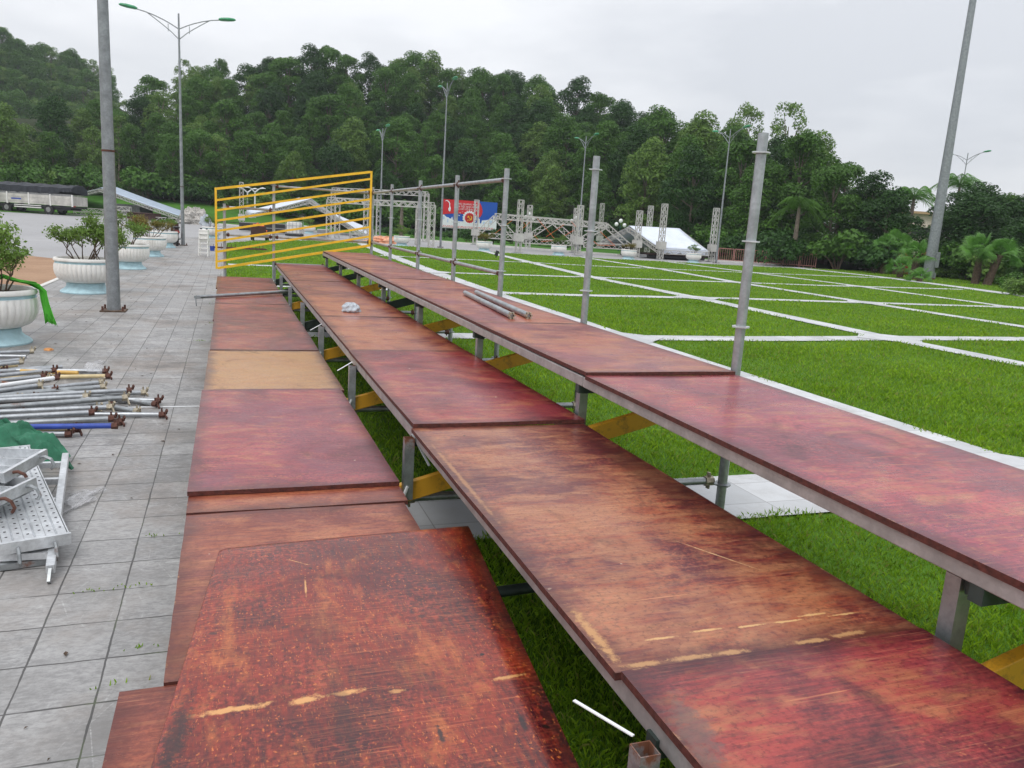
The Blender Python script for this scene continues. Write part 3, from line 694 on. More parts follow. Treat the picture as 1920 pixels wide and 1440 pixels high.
# far hazy hill behind at the left
V = []; F = []; azf = [azpx(p) for p in range(-400, 300, 25)]; rf = [220, 250, 285, 320]
FT = [(-400, 20), (-100, 30), (0, 52), (30, 62), (70, 92), (130, 100), (165, 112), (220, 135), (300, 190)]
def fh(az, r):
    px = px_of(az); d = ray(px, interp(FT, px)); t = d.z/sqrt(d.x**2+d.y**2)
    return max(0, t*290+CAMZ-10)*min(1, (r-215)/70)
for az in azf:
    for r in rf: V.append((r*sin(az), r*cos(az), fh(az, r)-.2))
for i in range(len(azf)-1):
    for j in range(3): F.append((i*4+j, i*4+j+1, (i+1)*4+j+1, (i+1)*4+j))
tag(np_mesh('far_hill', np.array(V), np.array(F), M['forest_floor']), kind='structure')
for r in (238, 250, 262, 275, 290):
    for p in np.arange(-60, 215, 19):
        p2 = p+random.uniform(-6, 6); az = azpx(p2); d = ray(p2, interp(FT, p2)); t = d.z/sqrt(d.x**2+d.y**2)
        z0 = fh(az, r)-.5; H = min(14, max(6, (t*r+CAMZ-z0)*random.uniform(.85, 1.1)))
        place_tree(random.choice(['airy', 'sparse', 'mid2', 'round', 'tall']), r*sin(az), r*cos(az), z0, H/10, H/10,  # pale leaf kinds lighten the far trees in place of thicker haze
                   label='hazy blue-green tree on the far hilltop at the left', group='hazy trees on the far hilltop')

# bushes along the foot of the wood
def make_bush(seed, lm, n=14, per=190, size=0.3):
    rg = np.random.default_rng(seed)
    cs = [(rg.normal(0, .9), rg.normal(0, .9), 0.5+rg.random()*1.1) for _ in range(n)]; rads = [0.55+0.5*rg.random() for _ in range(n)]
    V, F = leaves(cs, rads, per, size, rg, flat=.85)
    root = empty('bush'); np_mesh('foliage', V, F, lm, root)
    mb = MB()
    for c in cs[::2]: mb.tube([(0, 0, -.3), (c[0]*.4, c[1]*.4, c[2]*.5), c], [.05, .035, .015], 4, cap=False)
    mb.build('stem', M['twig'], root)
    return root
BUSH = [make_bush(31, M['leaf_mid']), make_bush(32, M['leaf_dark']), make_bush(33, M['leaf_light'])]
BL = ['mid green bush at the foot of the wooded hill', 'dark green bush at the foot of the wooded hill', 'yellowish green bush at the foot of the wooded hill']
BG = ['mid green bushes along the foot of the hill', 'dark green bushes along the foot of the hill', 'yellowish bushes along the foot of the hill']
ub = set()
def place_bush(k, x, y, z, s, sz=None, lab=None, grp=None):
    o = BUSH[k] if k not in ub else copy_tree(BUSH[k]); ub.add(k)
    o.location = (x, y, z); o.scale = (s, s, sz or s); o.rotation_euler = (0, 0, random.random()*6.28)
    return tag(o, lab or BL[k], 'bush', grp or BG[k])
for row in range(2):
    az = AZS[0]+R(11)
    while az < AZS[-1]-R(8):
        px = px_of(az); r = foot(az)-3.4+row*4+random.uniform(-.8, .8)
        if -60 < px < 1990 and not (1690 < px < 1770 and row == 0):
            s = random.uniform(.9, 1.7) if px < 1100 else random.uniform(.8, 1.3)
            place_bush(random.choice([0, 1, 2, 0] if px < 900 else [0, 1, 1]), r*sin(az), r*cos(az), hill_h(az, r)-.1, s)
        az += random.uniform(2.6, 3.9)/r

# ------------------------------------------------------------------ plywood boards of the tiers
MAROON, REDB, TAN = (0.085, 0.008, 0.012), (0.32, 0.045, 0.032), (0.52, 0.20, 0.085)
def board(label, x0, x1, y0, y1, z, mat, th=0.022, group=None, skew=0.0, lift=0.0):
    cx, cy = (x0+x1)/2, (y0+y1)/2; hx, hy = (x1-x0)/2, (y1-y0)/2
    mb = MB(); nx, ny = 4, 10; T = []
    for j in range(ny+1):
        for i in range(nx+1):
            u, v = -1+2*i/nx, -1+2*j/ny
            T.append((u*hx+random.uniform(-.0012, .0012)*(abs(u) == 1), v*hy, lift*(v+1)/2+0.0015*sin(3*u+2*v+cx)))
    mb.v = T[:]
    for j in range(ny):
        for i in range(nx):
            a = j*(nx+1)+i; mb.f.append((a, a+1, a+nx+2, a+nx+1)); mb.m.append(0)
    rim = [i for i in range(nx+1)]+[(j+1)*(nx+1)+nx for j in range(ny)]+[ny*(nx+1)+nx-1-i for i in range(nx)]+[(ny-1-j)*(nx+1) for j in range(ny-1)]
    b = len(mb.v); mb.v += [(T[k][0], T[k][1], T[k][2]-th) for k in rim]; n = len(rim)
    for k in range(n):
        k2 = (k+1) % n; mb.f.append((rim[k2], rim[k], b+k, b+k2)); mb.m.append(1)
    mb.f.append(tuple(b+k for k in range(n))[::-1]); mb.m.append(1)
    o = mb.build('plywood_board', [mat, M['edge']]); o.location = (cx, cy, z); o.rotation_euler.z = skew; o['half_width'] = hx; o['half_length'] = hy
    return tag(o, label, 'board', group)
H_ = lambda w, l: (w/2, l/2)
Z1, Z2, Z3 = 0.45, 0.71, 1.01
def bm_(name, seed, **k):
    d = dict(dark=MAROON, red=REDB, tan=TAN, wear=.45, speck=.4, grain='X', seed=seed, rough=.33); d.update(k); return board_mat(name, **d)
B = {
 'r1far': bm_('board_dull_red', 1, wear=.35, speck=.3, half=H_(1.03, 2.3)),
 'r1mid': bm_('board_dull_red_streaked', 2, wear=.4, speck=.35, half=H_(1.03, 2.2)),
 'r1tan': bm_('board_bare_ochre', 3, tan=(0.46, 0.235, 0.075), tanbase=.74, wear=.9, stain=.55, half=H_(1.03, 1.86)),
 'r1red': bm_('board_pinkish_red', 4, dark=(0.13, 0.010, 0.022), red=(0.38, 0.055, 0.050), wear=.42, speck=.45, stain=.45, half=H_(1.03, 2.32)),
 'r1near': bm_('board_orange_red', 5, dark=(0.16, 0.026, 0.018), red=(0.36, 0.10, 0.045), wear=.5, speck=.35, rough=.4, half=H_(1.0, 1.4)),
 'r1left': bm_('board_orange_red_plain', 6, dark=(0.16, 0.022, 0.014), red=(0.34, 0.075, 0.03), wear=.35, speck=.5, half=H_(1.0, 2.4)),
 'r2far': bm_('board_brownish_red', 7, dark=(0.13, 0.018, 0.018), red=(0.36, 0.082, 0.05), wear=.52, speck=.3, half=H_(1.0, 2.3)),
 'r2or': bm_('board_worn_orange', 8, dark=(0.15, 0.022, 0.02), red=(0.44, 0.10, 0.055), wear=.75, speck=.3, half=H_(1.0, 2.25)),
 'r2red': bm_('board_plum_red', 9, dark=(0.12, 0.007, 0.016), red=(0.36, 0.045, 0.042), wear=.40, speck=.3, stain=.5, half=H_(1.0, 2.45)),
 'r2near': bm_('board_dark_crimson', 11, dark=(0.075, 0.007, 0.014), red=(0.34, 0.042, 0.034), wear=.34, speck=.45, stain=.75, rough=.36, half=H_(1.0, 2.45),
               marks=((-.26, .55, .035, .14, .4, (.03, .02, .02), .7), (-.05, .15, .2, .035, .1, (.09, .08, .075), .6), (-.44, .95, .05, .14, .2, (.13, .09, .08), .6))),
 'r3far': bm_('board_pale_rose', 12, dark=(0.17, 0.026, 0.026), red=(0.42, 0.105, 0.07), wear=.55, speck=.25, half=H_(1.0, 2.2)),
 'r3mid': bm_('board_rose_orange', 13, dark=(0.18, 0.028, 0.030), red=(0.46, 0.12, 0.075), wear=.65, speck=.3, half=H_(1.0, 2.2)),
 'r3near': bm_('board_crimson_gloss', 14, dark=(0.14, 0.007, 0.022), red=(0.42, 0.050, 0.052), wear=.45, speck=.5, stain=.5, rough=.27, half=H_(1.0, 2.5)),
}
pk = [(0.02+k*.13-.42, -1.195+.006*math.sin(k*3), .07, .012, .05*math.sin(k*7), (.50, .27, .11), .8) for k in (0, 1, 2, 4, 5)]+[(-.475, -1.02, .018, .16, 0, (.52, .27, .10), .85), (-.47, .35, .012, .5, 0, (.45, .22, .09), .6)]+[(x-1.42, -1.08+0.012*math.sin(x*20), .055, .006, 0, (.62, .36, .15), .95) for x in (1.12, 1.28, 1.42, 1.55, 1.66, 1.76)]
B['r2tan'] = bm_('board_tan_purple', 10, dark=(0.10, 0.012, 0.018), red=(0.36, 0.080, 0.030), tan=(0.50, 0.215, 0.10), wear=.72, speck=.5, stain=.62, rough=.38, half=H_(1.0, 2.42),
                 marks=pk+[(.2, -.62, .004, .16, -.5, (.62, .40, .2), .8), (.41, .2, .10, 1.0, 0.0, (.035, .012, .012), .55)])
B1 = 'boards of the lowest tier'; B2 = 'boards of the middle tier'; B3 = 'boards of the top tier'
board('dull red board at the far end of the lowest tier below the yellow barrier', -.20, .83, 14.45, 16.9, Z1, B['r1far'])
board('dull red board of the lowest tier just beyond the grey pipe lying across it', -.18, .84, 12.12, 14.42, Z1, B['r1mid'])
board('dull red board of the lowest tier directly nearer than the grey pipe', -.18, .84, 10.28, 12.10, Z1, B['r1far'])
board('dull red board of the lowest tier touching the bare ochre board on its far side', -.17, .85, 8.05, 10.26, Z1+.004, B['r1mid'])
board('bare ochre yellow board in the lowest tier, the only pale one', -.18, .85, 6.18, 8.04, Z1, B['r1tan'])
board('pinkish red board with a raised dark near edge in the lowest tier', -.19, .82, 3.86, 6.18, Z1+.024, B['r1red'], lift=-.006)
board('narrow strip of orange-red board under the raised edge of the pinkish red board', -.185, .82, 3.64, 4.8, Z1, B['r1near'])
board('worn orange-red board half covered by the loose glossy board', -.185, .80, 2.27, 3.63, Z1-.004, B['r1near'])
board('orange-red board sticking out to the left at the bottom corner of the photo', -.30, .72, -.2, 2.265, Z1-.010, B['r1left'])
board('dark plum board at the far end of the middle tier', .94, 1.93, 15.66, 17.6, Z2, B['r2red'])
board('brownish red board of the middle tier, second from its far end', .94, 1.94, 13.4, 15.65, Z2, B['r2far'])
board('brownish red board of the middle tier, third from its far end', .94, 1.94, 11.13, 13.38, Z2-.003, B['r2far'])
board('worn orange-pink board of the middle tier carrying the white plastic bag', .94, 1.94, 8.8, 11.12, Z2, B['r2or'])
board('worn orange-brown board of the middle tier just nearer than the white plastic bag', .94, 1.94, 6.54, 8.79, Z2-.002, B['r2or'])
board('plum red board of the middle tier with a raised dark near edge', .93, 1.94, 4.07, 6.53, Z2+.012, B['r2red'], lift=-.01)
board('large tan and purple stained board in the middle tier with a dashed pale scar', .92, 1.93, 1.63, 4.065, Z2-.010, B['r2tan'])
board('dark crimson scratched board at the bottom right corner of the photo', .93, 1.92, -.8, 1.62, Z2, B['r2near'])
board('pale rose board at the far end of the top tier', 1.90, 2.88, 15.0, 17.5, Z3, B['r3far'])
board('pale rose board of the top tier, second from its far end', 1.90, 2.88, 12.86, 14.99, Z3-.003, B['r3mid'])
board('pale rose board of the top tier, third from its far end', 1.90, 2.88, 10.6, 12.85, Z3, B['r3far'])
board('rose board of the top tier on which the two loose tubes lie', 1.90, 2.88, 6.20, 10.59, Z3-.003, B['r3mid'])
board('rose-orange board of the top tier ending in a dark raised edge beside the nearest upright', 1.89, 2.88, 4.0, 6.19, Z3+.006, B['r3mid'], lift=-.008)
board('long glossy crimson board nearest in the top tier', 1.88, 2.88, .9, 3.985, Z3-.012, B['r3near'])
# the loose board on top: slightly skewed, its far and left rims curl down
TLc, TRc = Vector((-.04, 3.13)), Vector((.99, 3.18)); dn = Vector((-.110, -1)).normalized()*2.42
cen = (TLc+TRc+dn)/2
def loc(px, py): g = G(px, py, .478); return (g.x-cen.x, g.y-cen.y)
PALE, DK = (.62, .31, .11), (.02, .012, .014)
a1, a2, a3, a4, a5 = loc(436, 1340), loc(575, 1322), loc(648, 1308), loc(955, 1276), loc(745, 1305)
mk = [(a1[0], a1[1], .105, .014, -.04, PALE, 1), (a2[0], a2[1], .045, .017, -.2, PALE, 1), (a3[0], a3[1], .05, .014, -.1, PALE, 1), (a4[0], a4[1], .05, .010, -.1, PALE, .9), (a5[0], a5[1], .025, .01, 0, PALE, .7),
      (*loc(556, 1060), .045, .0035, .75, PALE, .9), (*loc(573, 1110), .004, .075, .06, PALE, .9), (*loc(600, 1180), .09, .16, 0, DK, .35), (*loc(330, 1390), .035, .17, .1, DK, .8),
      (*loc(640, 1350), .03, .35, 0, DK, .4), (*loc(825, 1385), .008, .04, 0, DK, .9), (*loc(978, 1360), .008, .04, .1, DK, .9), (*loc(790, 1163), .012, .012, 0, DK, .7), (*loc(400, 1195), .014, .012, 0, DK, .7), (*loc(535, 1185), .014, .01, 0, DK, .7)]
topmat = bm_('board_glossy_mahogany', 21, dark=(0.048, 0.005, 0.009), red=(0.25, 0.024, 0.009), tan=(0.62, 0.18, 0.045), wear=.30, speck=1.05, stain=.85, rough=.30, coat=.30, grain='Y', half=(2, 2), marks=mk)
fine = [0, .004, .009, .015, .022, .032, .045, .065, .1]
US = [q/1.03 for q in fine]+[.15+.85*k/10 for k in range(11)]; VS = [q/2.42 for q in fine]+[.07+.93*k/16 for k in range(17)]
nx, ny = len(US)-1, len(VS)-1; mb = MB(); T = []
for j in range(ny+1):
    for i in range(nx+1):
        u, v = US[i], VS[j]
        u2 = u if 0 < i < nx else u; p = TLc+(TRc-TLc)*u+dn*v-cen
        dl, dt = u*1.03, v*2.42
        dz = -0.006*math.exp(-dl/.020)-0.006*math.exp(-dt/.020)+.004*sin(2.5*u+1.5*v)
        T.append((p.x, p.y, dz))
mb.v = T[:]
for j in range(ny):
    for i in range(nx):
        a = j*(nx+1)+i; mb.f.append((a, a+nx+1, a+nx+2, a+1)); mb.m.append(0)
rim = [i for i in range(nx+1)]+[(j+1)*(nx+1)+nx for j in range(ny)]+[ny*(nx+1)+nx-1-i for i in range(nx)]+[(ny-1-j)*(nx+1) for j in range(ny-1)]
b = len(mb.v); mb.v += [(T[k][0], T[k][1], T[k][2]-.014) for k in rim]; n = len(rim)
for k in range(n): mb.f.append((rim[k], rim[(k+1) % n], b+(k+1) % n, b+k)); mb.m.append(1)
mb.f.append(tuple(b+k for k in range(n))); mb.m.append(1)
o = mb.build('plywood_board', [topmat, M['edge']]); o.location = (cen.x, cen.y, .490); o['half_width'] = 3.0; o['half_length'] = 3.0
me = o.data; me.polygons.foreach_set('use_smooth', [p.material_index == 0 and p.normal.z > .5 for p in me.polygons])
tag(o, 'loose glossy mahogany-red board lying askew on the lowest tier nearest the camera', 'board')

# ------------------------------------------------------------------ scaffold under the tiers
FY = [1.45, 4.10, 6.20, 8.42, 10.65, 12.88, 15.1, 17.35]
FN = ['nearest to the camera', 'second from the camera', 'third from the camera', 'fourth from the camera', 'fifth from the camera', 'sixth from the camera', 'second from the far end', 'at the far end by the barrier']
def sqtube(mb, c, s, z0, z1, t=.003, mi=0):
    """hollow square tube with an open top"""
    x, y = c; b = len(mb.v); h = s/2; hi = h-t
    for z, hh in ((z0, h), (z1, h), (z1, hi), (z0, hi)):
        for sx, sy in ((-1, -1), (1, -1), (1, 1), (-1, 1)): mb.v.append((x+sx*hh, y+sy*hh, z))
    for r in range(3):
        for k in range(4):
            k2 = (k+1) % 4; mb.f.append((b+r*4+k, b+r*4+k2, b+r*4+4+k2, b+r*4+4+k)); mb.m.append(mi)
stz = lambda x: .33+.265*(x-.9)
for i, y in enumerate(FY):
    root = empty('riser_frame', (0, y, 0)); dark = i in (4, 6, 7)
    tag(root, ('dark' if dark else 'yellow')+'-raked riser frame under the tiers, '+FN[i], 'scaffold frame', 'riser frames under the tiers')
    mb = MB(); mb.bar((-.12, 0, stz(-.12)), (2.80, 0, stz(2.80)), .045, .105); mb.build('raking_beam', M['darksteel'] if dark else M['yellow_beam'], root, bevel=.004)
    for x, z0, z1 in ((-.10, 0.0, .395), (.905 if i else .885, stz(.9)-.02, .652), (1.985, stz(1.98)-.02, .893)):
        mb = MB(); sqtube(mb, (x, -.05 if x < 1.5 else .13), .052, z0, z1)
        o = mb.build('post', M['steel2'] if i < 2 else M['steel'], root)
    for xa, xb, z in ((-.10, .84, .398), (.93, 1.90, .650), (1.89, 2.86, .932)):
        mb = MB(); mb.bar((xa, .0, z-.03), (xb, .0, z-.03), .045, .05); mb.build('cross_bar', M['darksteel'], root)
    mb = MB(); mb.bar((1.985, .10, .868), (1.985, -.02, .905), .03, .04); mb.build('bracket', M['darksteel'], root)
    if i in (0, 1, 2, 3):
        mb = MB()
        if i == 0: mb.bar((.80, .16, .655), (.875, -.01, .66), .009, .003)
        elif i == 1: mb.bar((.93, -.02, .665), (1.0, -.14, .52), .014, .003)
        else: mb.bar((.80, .02, .60), (.92, .05, .665), .014, .003)
        mb.build('tie_strap', M['white_paint'], root)
    mb = MB(); mb.bar((.86, -.10, stz(.9)-.03), (.90, -.08, stz(.9)+.06), .012, .012)
    mb.build('pin', M['white_paint'], root)
UY = [4.07, 6.33, 8.66, 10.72, 12.95, 15.35, 17.5]
UN = ['tallest and nearest', 'second from the camera', 'at the near end of the guard rails', 'third from the far corner', 'second from the far corner', 'next to the far corner', 'in the far corner beside the yellow barrier']
def rosette(mb, x, y, z, r=.062):
    mb.lathe([(.032, -.005), (r, -.004), (r, .004), (.032, .005)], 8, (x, y, z), mod=lambda a, j: 1 if j in (0, 3) else (1-.16*abs(sin(2*a))))
def upright(x, y, z1, label, ros, r=.03, group='uprights of the scaffold'):
    root = empty('scaffold_upright', (x, y, 0)); tag(root, label, 'scaffold post', group)
    mb = MB(); n = 14; b = 0
    mb.tube([(0, 0, 0), (0, 0, z1)], r, n, cap=False)
    mb.tube([(0, 0, z1), (0, 0, z1-.35)], r-.0035, n, cap=False)
    mb.lathe([(r, z1), (r-.0035, z1)], n)
    mb.build('pole', M['steel'], root, smooth=True)
    for z in ros:
        q = MB(); rosette(q, 0, 0, z); q.build('rosette', M['steel_bright'] if z > 1.1 else M['steel2'], root)
    q = MB(); q.box((0, 0, .006), (.14, .14, .008)); q.build('base_plate', M['steel2'], root)
    return root
ROS = [.28, .78, 1.28, 1.79, 2.30]
for y, nm in zip(UY, UN):
    upright(2.93, y, 2.41, 'scaffold upright right of the top tier, '+nm, ROS)
upright(-.06, 17.5, 1.87, 'short scaffold upright at the left end of the yellow barrier', [.28, 1.28, 1.79])
upright(.90, 17.5, 2.37, 'galvanised scaffold upright behind the middle of the yellow barrier', [.28, 1.28, 1.79, 2.3])
for i, y in enumerate(FY):
    upright(.865, y+.03, .365, 'stubby round scaffold foot under the lowest tier, '+FN[i], [.28], .027, 'stubby scaffold feet')
def ledger(a, b, label, group, mat='steel', r=.0242, ends=True, coup='rust'):
    root = empty('ledger_tube', a); tag(root, label, 'scaffold tube', group); d = Vector(b)-Vector(a)
    mb = MB(); mb.tube([(0, 0, 0), d], r, 12); mb.build('tube', M[mat], root, smooth=True)
    if ends:
        u = d.normalized()
        for t in (u*.035, d-u*.035):
            q = MB(); q.tube([t-u*.028, t+u*.028], r+.009, 8); q.bar(t+Vector((0, 0, -.05)), t+Vector((0, 0, .055)), .012, .03); q.build('coupler', M[coup], root)
    return root
for i, y in enumerate(FY):
    ledger((.90, y+.03, .285), (2.90, y+.03, .285), 'dark ledger tube running crosswise low under the tiers, '+FN[i], 'low cross ledgers', 'steel2', coup='brass' if i < 3 else 'rust')
ledger((.62, 2.98, .24), (2.5, 3.12, .24), 'dark tube crossing the gap beside the loose glossy board', None, 'darksteel')
gl = ['from the second rail post to the third', 'between the third and fourth rail posts', 'between the fourth and fifth rail posts', 'ending in the far corner']
for k in range(4):
    ya, yb = UY[2+k]+.03, UY[3+k]-.03
    ledger((2.93, ya, 2.29), (2.93, yb, 2.29), 'upper guard rail tube beside the top tier, '+gl[k].replace('from the second rail post to the third', 'nearest the camera'), 'guard rails along the top tier')
    ledger((2.93, ya, 1.25), (2.93, yb, 1.25), 'lower guard rail tube beside the top tier, '+gl[k].replace('from the second rail post to the third', 'nearest the camera'), 'guard rails along the top tier')
ledger((.93, 17.52, 2.28), (2.90, 17.52, 2.28), 'upper end rail tube behind the yellow barrier', 'end rails behind the barrier')
ledger((-.03, 17.52, 1.80), (.87, 17.52, 1.80), 'short end rail tube behind the left part of the yellow barrier', 'end rails behind the barrier')
ledger((-.03, 17.52, 1.25), (.87, 17.52, 1.25), 'short low end rail tube with rusty couplers behind the yellow barrier', 'end rails behind the barrier')
ledger((.93, 17.52, 1.25), (2.90, 17.52, 1.25), 'long low end rail tube behind the yellow barrier', 'end rails behind the barrier')
ledger((.9, 17.65, .69), (1.95, 17.65, .69), 'pale tube closing the far end of the middle tier', None)
def beam(x, y0, y1, z, label):
    mb = MB(); mb.box((0, 0, 0), (.045, y1-y0, .058)); o = mb.build('support_beam', M['beam'], bevel=.004); o.location = (x, (y0+y1)/2, z)
    return tag(o, label, 'beam', 'long metal beams under the boards')
for x, z, t in ((1.912, Z3-.056, 'under the front edge of the top tier'), (2.85, Z3-.056, 'under the back edge of the top tier'),
                (.962, Z2-.056, 'under the front edge of the middle tier'), (1.89, Z2-.056, 'under the back edge of the middle tier'),
                (-.15, Z1-.062, 'under the outer edge of the lowest tier'), (.78, Z1-.062, 'under the inner edge of the lowest tier')):
    beam(x, -.6, 4.03, z, 'grey metal beam '+t+', nearest length'); beam(x, 4.04, 10.6, z, 'grey metal beam '+t+', middle length')
    beam(x, 10.61, 17.45 if x > .9 else 16.85, z, 'grey metal beam '+t+', far length')

# yellow stepped barrier at the far end
root = empty('barrier', (-.22, 17.46, 0)); tag(root, 'yellow slatted barrier frame slanting across the far end of the tiers', 'barrier')
BW = 3.10; s = .042
mb = MB(); mb.bar((0, 0, .555), (0, 0, 2.17), s); mb.build('end_post', M['yellow'], root, bevel=.004)
mb = MB(); mb.bar((BW, 0, 1.155), (BW, 0, 2.735), s); mb.build('end_post', M['yellow'], root, bevel=.004)
lf = [(v-210)/(808-210) for v in (210, 295, 370, 447, 525, 602, 682, 757, 808)]; rf_ = [(v-85)/(645-85) for v in (85, 137, 215, 290, 360, 432, 503, 575, 645)]
for a, b in zip(lf, rf_):
    mb = MB(); mb.bar((.021, 0, 2.15-a*1.58), (BW-.021, 0, 2.715-b*1.54), .048 if a in (0, 1) else .042); mb.build('slat', M['yellow'], root)

# pipe across the lowest tier, two tubes on the top tier, bag
root = empty('loose_tube', G(368, 557, .483)); tag(root, 'grey tube lying across the lowest tier with a wedge hanging at its left end', 'scaffold tube')
d = Vector((1.25, 13.92, .50))-root.location
mb = MB(); mb.tube([(0, 0, 0), d], .027, 14); mb.build('tube', M['steel2'], root, smooth=True)
mb = MB(); mb.bar((-.01, 0, .02), (.0, 0, -.13), .014, .03); mb.bar((-.03, 0, .0), (.06, 0.0, .0), .04, .04); mb.build('wedge', M['steel2'], root)
for (p, q, lab) in (((872, 549), (960, 592), 'left one of the two loose galvanised tubes lying on the top tier'), ((893, 548), (992, 592), 'right one of the two loose galvanised tubes lying on the top tier')):
    a = G(*p, Z3+.027); b = G(*q, Z3+.027); root = empty('loose_tube', a); tag(root, lab, 'scaffold tube', 'loose tubes on the top tier'); d = b-a; u = d.normalized()
    mb = MB(); mb.tube([(0, 0, 0), d*.985], .026, 14, cap=False); mb.tube([(0, 0, 0), d*.985], .022, 14); mb.build('tube', M['steel'], root, smooth=True)
    mb = MB()
    for k in range(6):
        an = k*pi/3; off = Vector((cos(an)*.024, 0, sin(an)*.024)); mb.bar(d*.985+off-u*.01, d*.985+off+u*.045, .012, .016)
    mb.build('coupler', M['brass'], root)
    mb = MB(); mb.tube([(0, 0, 0), -u*.02], .024, 8); mb.build('end_plug', M['rust'], root)
def blob(name, loc, dims, mat, seed, amp=.25, n=24, label=None, cat=None, squash=0.3, crinkle=5):
    rg = np.random.default_rng(seed); mb = MB(); ph = rg.random(12)*6.28
    def rr(t, a): return 1+amp*(sin(3*a+ph[0])*.4*sin(t)+sin(crinkle*a+ph[1]+3*t)*.3+sin(crinkle*2*t+ph[2]+2*a)*.3+sin(crinkle*2.3*a+5*t+ph[3])*.25)
    for j in range(n//2+1):
        t = pi*j/(n//2)
        for k in range(n):
            a = 2*pi*k/n; q = rr(t, a); z = cos(t)*q
            if z < -squash: z = -squash
            mb.v.append((sin(t)*cos(a)*q*dims[0]/2, sin(t)*sin(a)*q*dims[1]/2, (z+squash)*dims[2]/(1+squash)))
    for j in range(n//2):
        for k in range(n):
            k2 = (k+1) % n; mb.f.append((j*n+k, (j+1)*n+k, (j+1)*n+k2, j*n+k2)); mb.m.append(0)
    o = mb.build(name, mat); o.location = loc
    return tag(o, label, cat)
o = blob('plastic_bag', G(658, 584, Z2+.002), (.21, .22, .10), M['bag'], 3, .20, 40, 'crumpled whitish plastic bag left on the middle tier', 'plastic bag', crinkle=4)

# ------------------------------------------------------------------ heap of scaffold tubes on the paving
def tz(zx, zy, z): return G(zx/6, 640+zy/6, z)
TUBES = [((355, 110), (0, 125), 'steel', 'brass', .03), ((295, 170), (0, 165), 'steel', 0, .03), ((210, 207), (0, 235), 'steel', 0, .05), ((190, 265), (0, 290), 'cream', 0, .04),
 ((700, 285), (0, 325), 'steel', 0, .03), ((600, 325), (0, 385), 'steel', 'rust', .08), ((1180, 335), (560, 330), 'steel', 'rust', .03), ((880, 355), (600, 345), 'pipe_yellow', 0, .035),
 ((480, 395), (0, 440), 'steel', 'rust', .05), ((1210, 390), (640, 400), 'cream', 'rust', .03), ((630, 410), (0, 500), 'white_paint', 'rust', .09), ((440, 495), (0, 555), 'steel', 'brass', .07),
 ((1130, 460), (480, 530), 'steel', 'brass', .03), ((1150, 510), (0, 600), 'steel', 'brass', .03), ((1450, 550), (0, 625), 'steel', 'rust', .08), ((1610, 575), (900, 610), 'steel', 'brass', .03),
 ((960, 620), (0, 660), 'steel', 'brass', .06), ((1400, 635), (0, 740), 'steel2', 'brass', .09), ((1780, 665), (1000, 650), 'steel', 'rust', .04), ((1230, 740), (160, 790), 'steel', 'brass', .08),
 ((1030, 800), (0, 860), 'steel', 'rust', .09), ((1820, 825), (1200, 820), 'steel', 'rust', .03), ((1250, 870), (0, 925), 'steel2', 'rust', .06), ((1340, 905), (0, 940), 'steel2', 'rust', .03),
 ((1290, 950), (0, 965), 'blue_paint', 'rust', .09), ((860, 990), (80, 1010), 'cream', 'rust', .05), ((770, 1040), (270, 1045), 'steel', 'rust', .03), ((1745, 705), (1250, 640), 'steel2', 'rust', .03),
 ((1250, 690), (700, 715), 'steel', 'rust', .03), ((1540, 790), (1200, 720), 'steel2', 'brass', .03), ((230, 235), (0, 262), 'steel', 'brass', .09)]
TUBES += [((e[0]-55-17*k, e[1]+13), (s0[0], s0[1]+9+k), 'steel2' if k % 2 else 'steel', (0, 'rust', 'brass')[k % 3], .03) for k, (e, s0, mt, cp, z) in enumerate(TUBES[4:27:3]) if mt != 'pipe_yellow']
for i, (e, s0, mt, cp, z) in enumerate(TUBES):
    a = tz(*e, z); c = tz(*s0, z); u = (c-a).normalized(); L = 2.0+.5*((i*37) % 10)/10
    if mt == 'pipe_yellow': L = .55
    if e == (1540, 790): L = .9
    if mt == 'blue_paint': lab, grp = 'blue painted scaffold tube near the front of the tube heap', None
    elif mt == 'pipe_yellow': lab, grp = 'short ochre tube piece in the back of the tube heap', None
    elif mt == 'cream': lab, grp = 'cream coloured scaffold tube in the heap on the paving', 'cream tubes in the heap'
    elif mt == 'white_paint': lab, grp = 'whitest scaffold tube with a rusty hanging wedge on the heap', None
    elif mt == 'steel2': lab, grp = 'darker worn galvanised tube in the heap on the paving', 'worn tubes in the heap'
    elif cp == 'rust': lab, grp = 'galvanised tube with rusty brown coupler in the heap on the paving', 'tubes with rusty couplers in the heap'
    elif cp == 'brass': lab, grp = 'galvanised tube with pale brassy coupler in the heap on the paving', 'tubes with pale couplers in the heap'
    else: lab, grp = 'plain galvanised tube without coupler at the back of the heap', 'plain tubes in the heap'
    root = empty('scaffold_tube', a); tag(root, lab, 'scaffold tube', grp); u = (u+Vector((0, ((i*29) % 7-3)*.006, 0))).normalized(); r = .021 if mt != 'steel2' else .023
    mb = MB(); mb.tube([(0, 0, 0), u*L], r, 10, cap=False); mb.tube([(0, 0, 0), u*L], r-.004, 10); mb.build('tube', M[mt], root, smooth=True)
    if cp:
        rg = random.Random(i); off = .0 if cp == 'rust' else .01
        for t in ([.0] if i % 3 else [.0, L*.45]):
            q = MB(); c0 = u*t; q.tube([c0-u*.022, c0+u*.022], r+.006, 8)
            q.bar(c0+Vector((0, -.026, -.01)), c0+Vector((0, .03, .024)), .015, .022); q.bar(c0-u*.03+Vector((0, 0, .01)), c0-u*.045+Vector((.0, -.03, .05)), .014, .022)
            if i % 2: q.bar(c0-u*.02, c0-u*.03+Vector((.015, -.06, -z*.6)), .012, .022)
            q.tube([c0+Vector((0, 0, -.02)), c0+Vector((0, .01, .055))], .008, 6)
            q.build('coupler', M[cp], root)

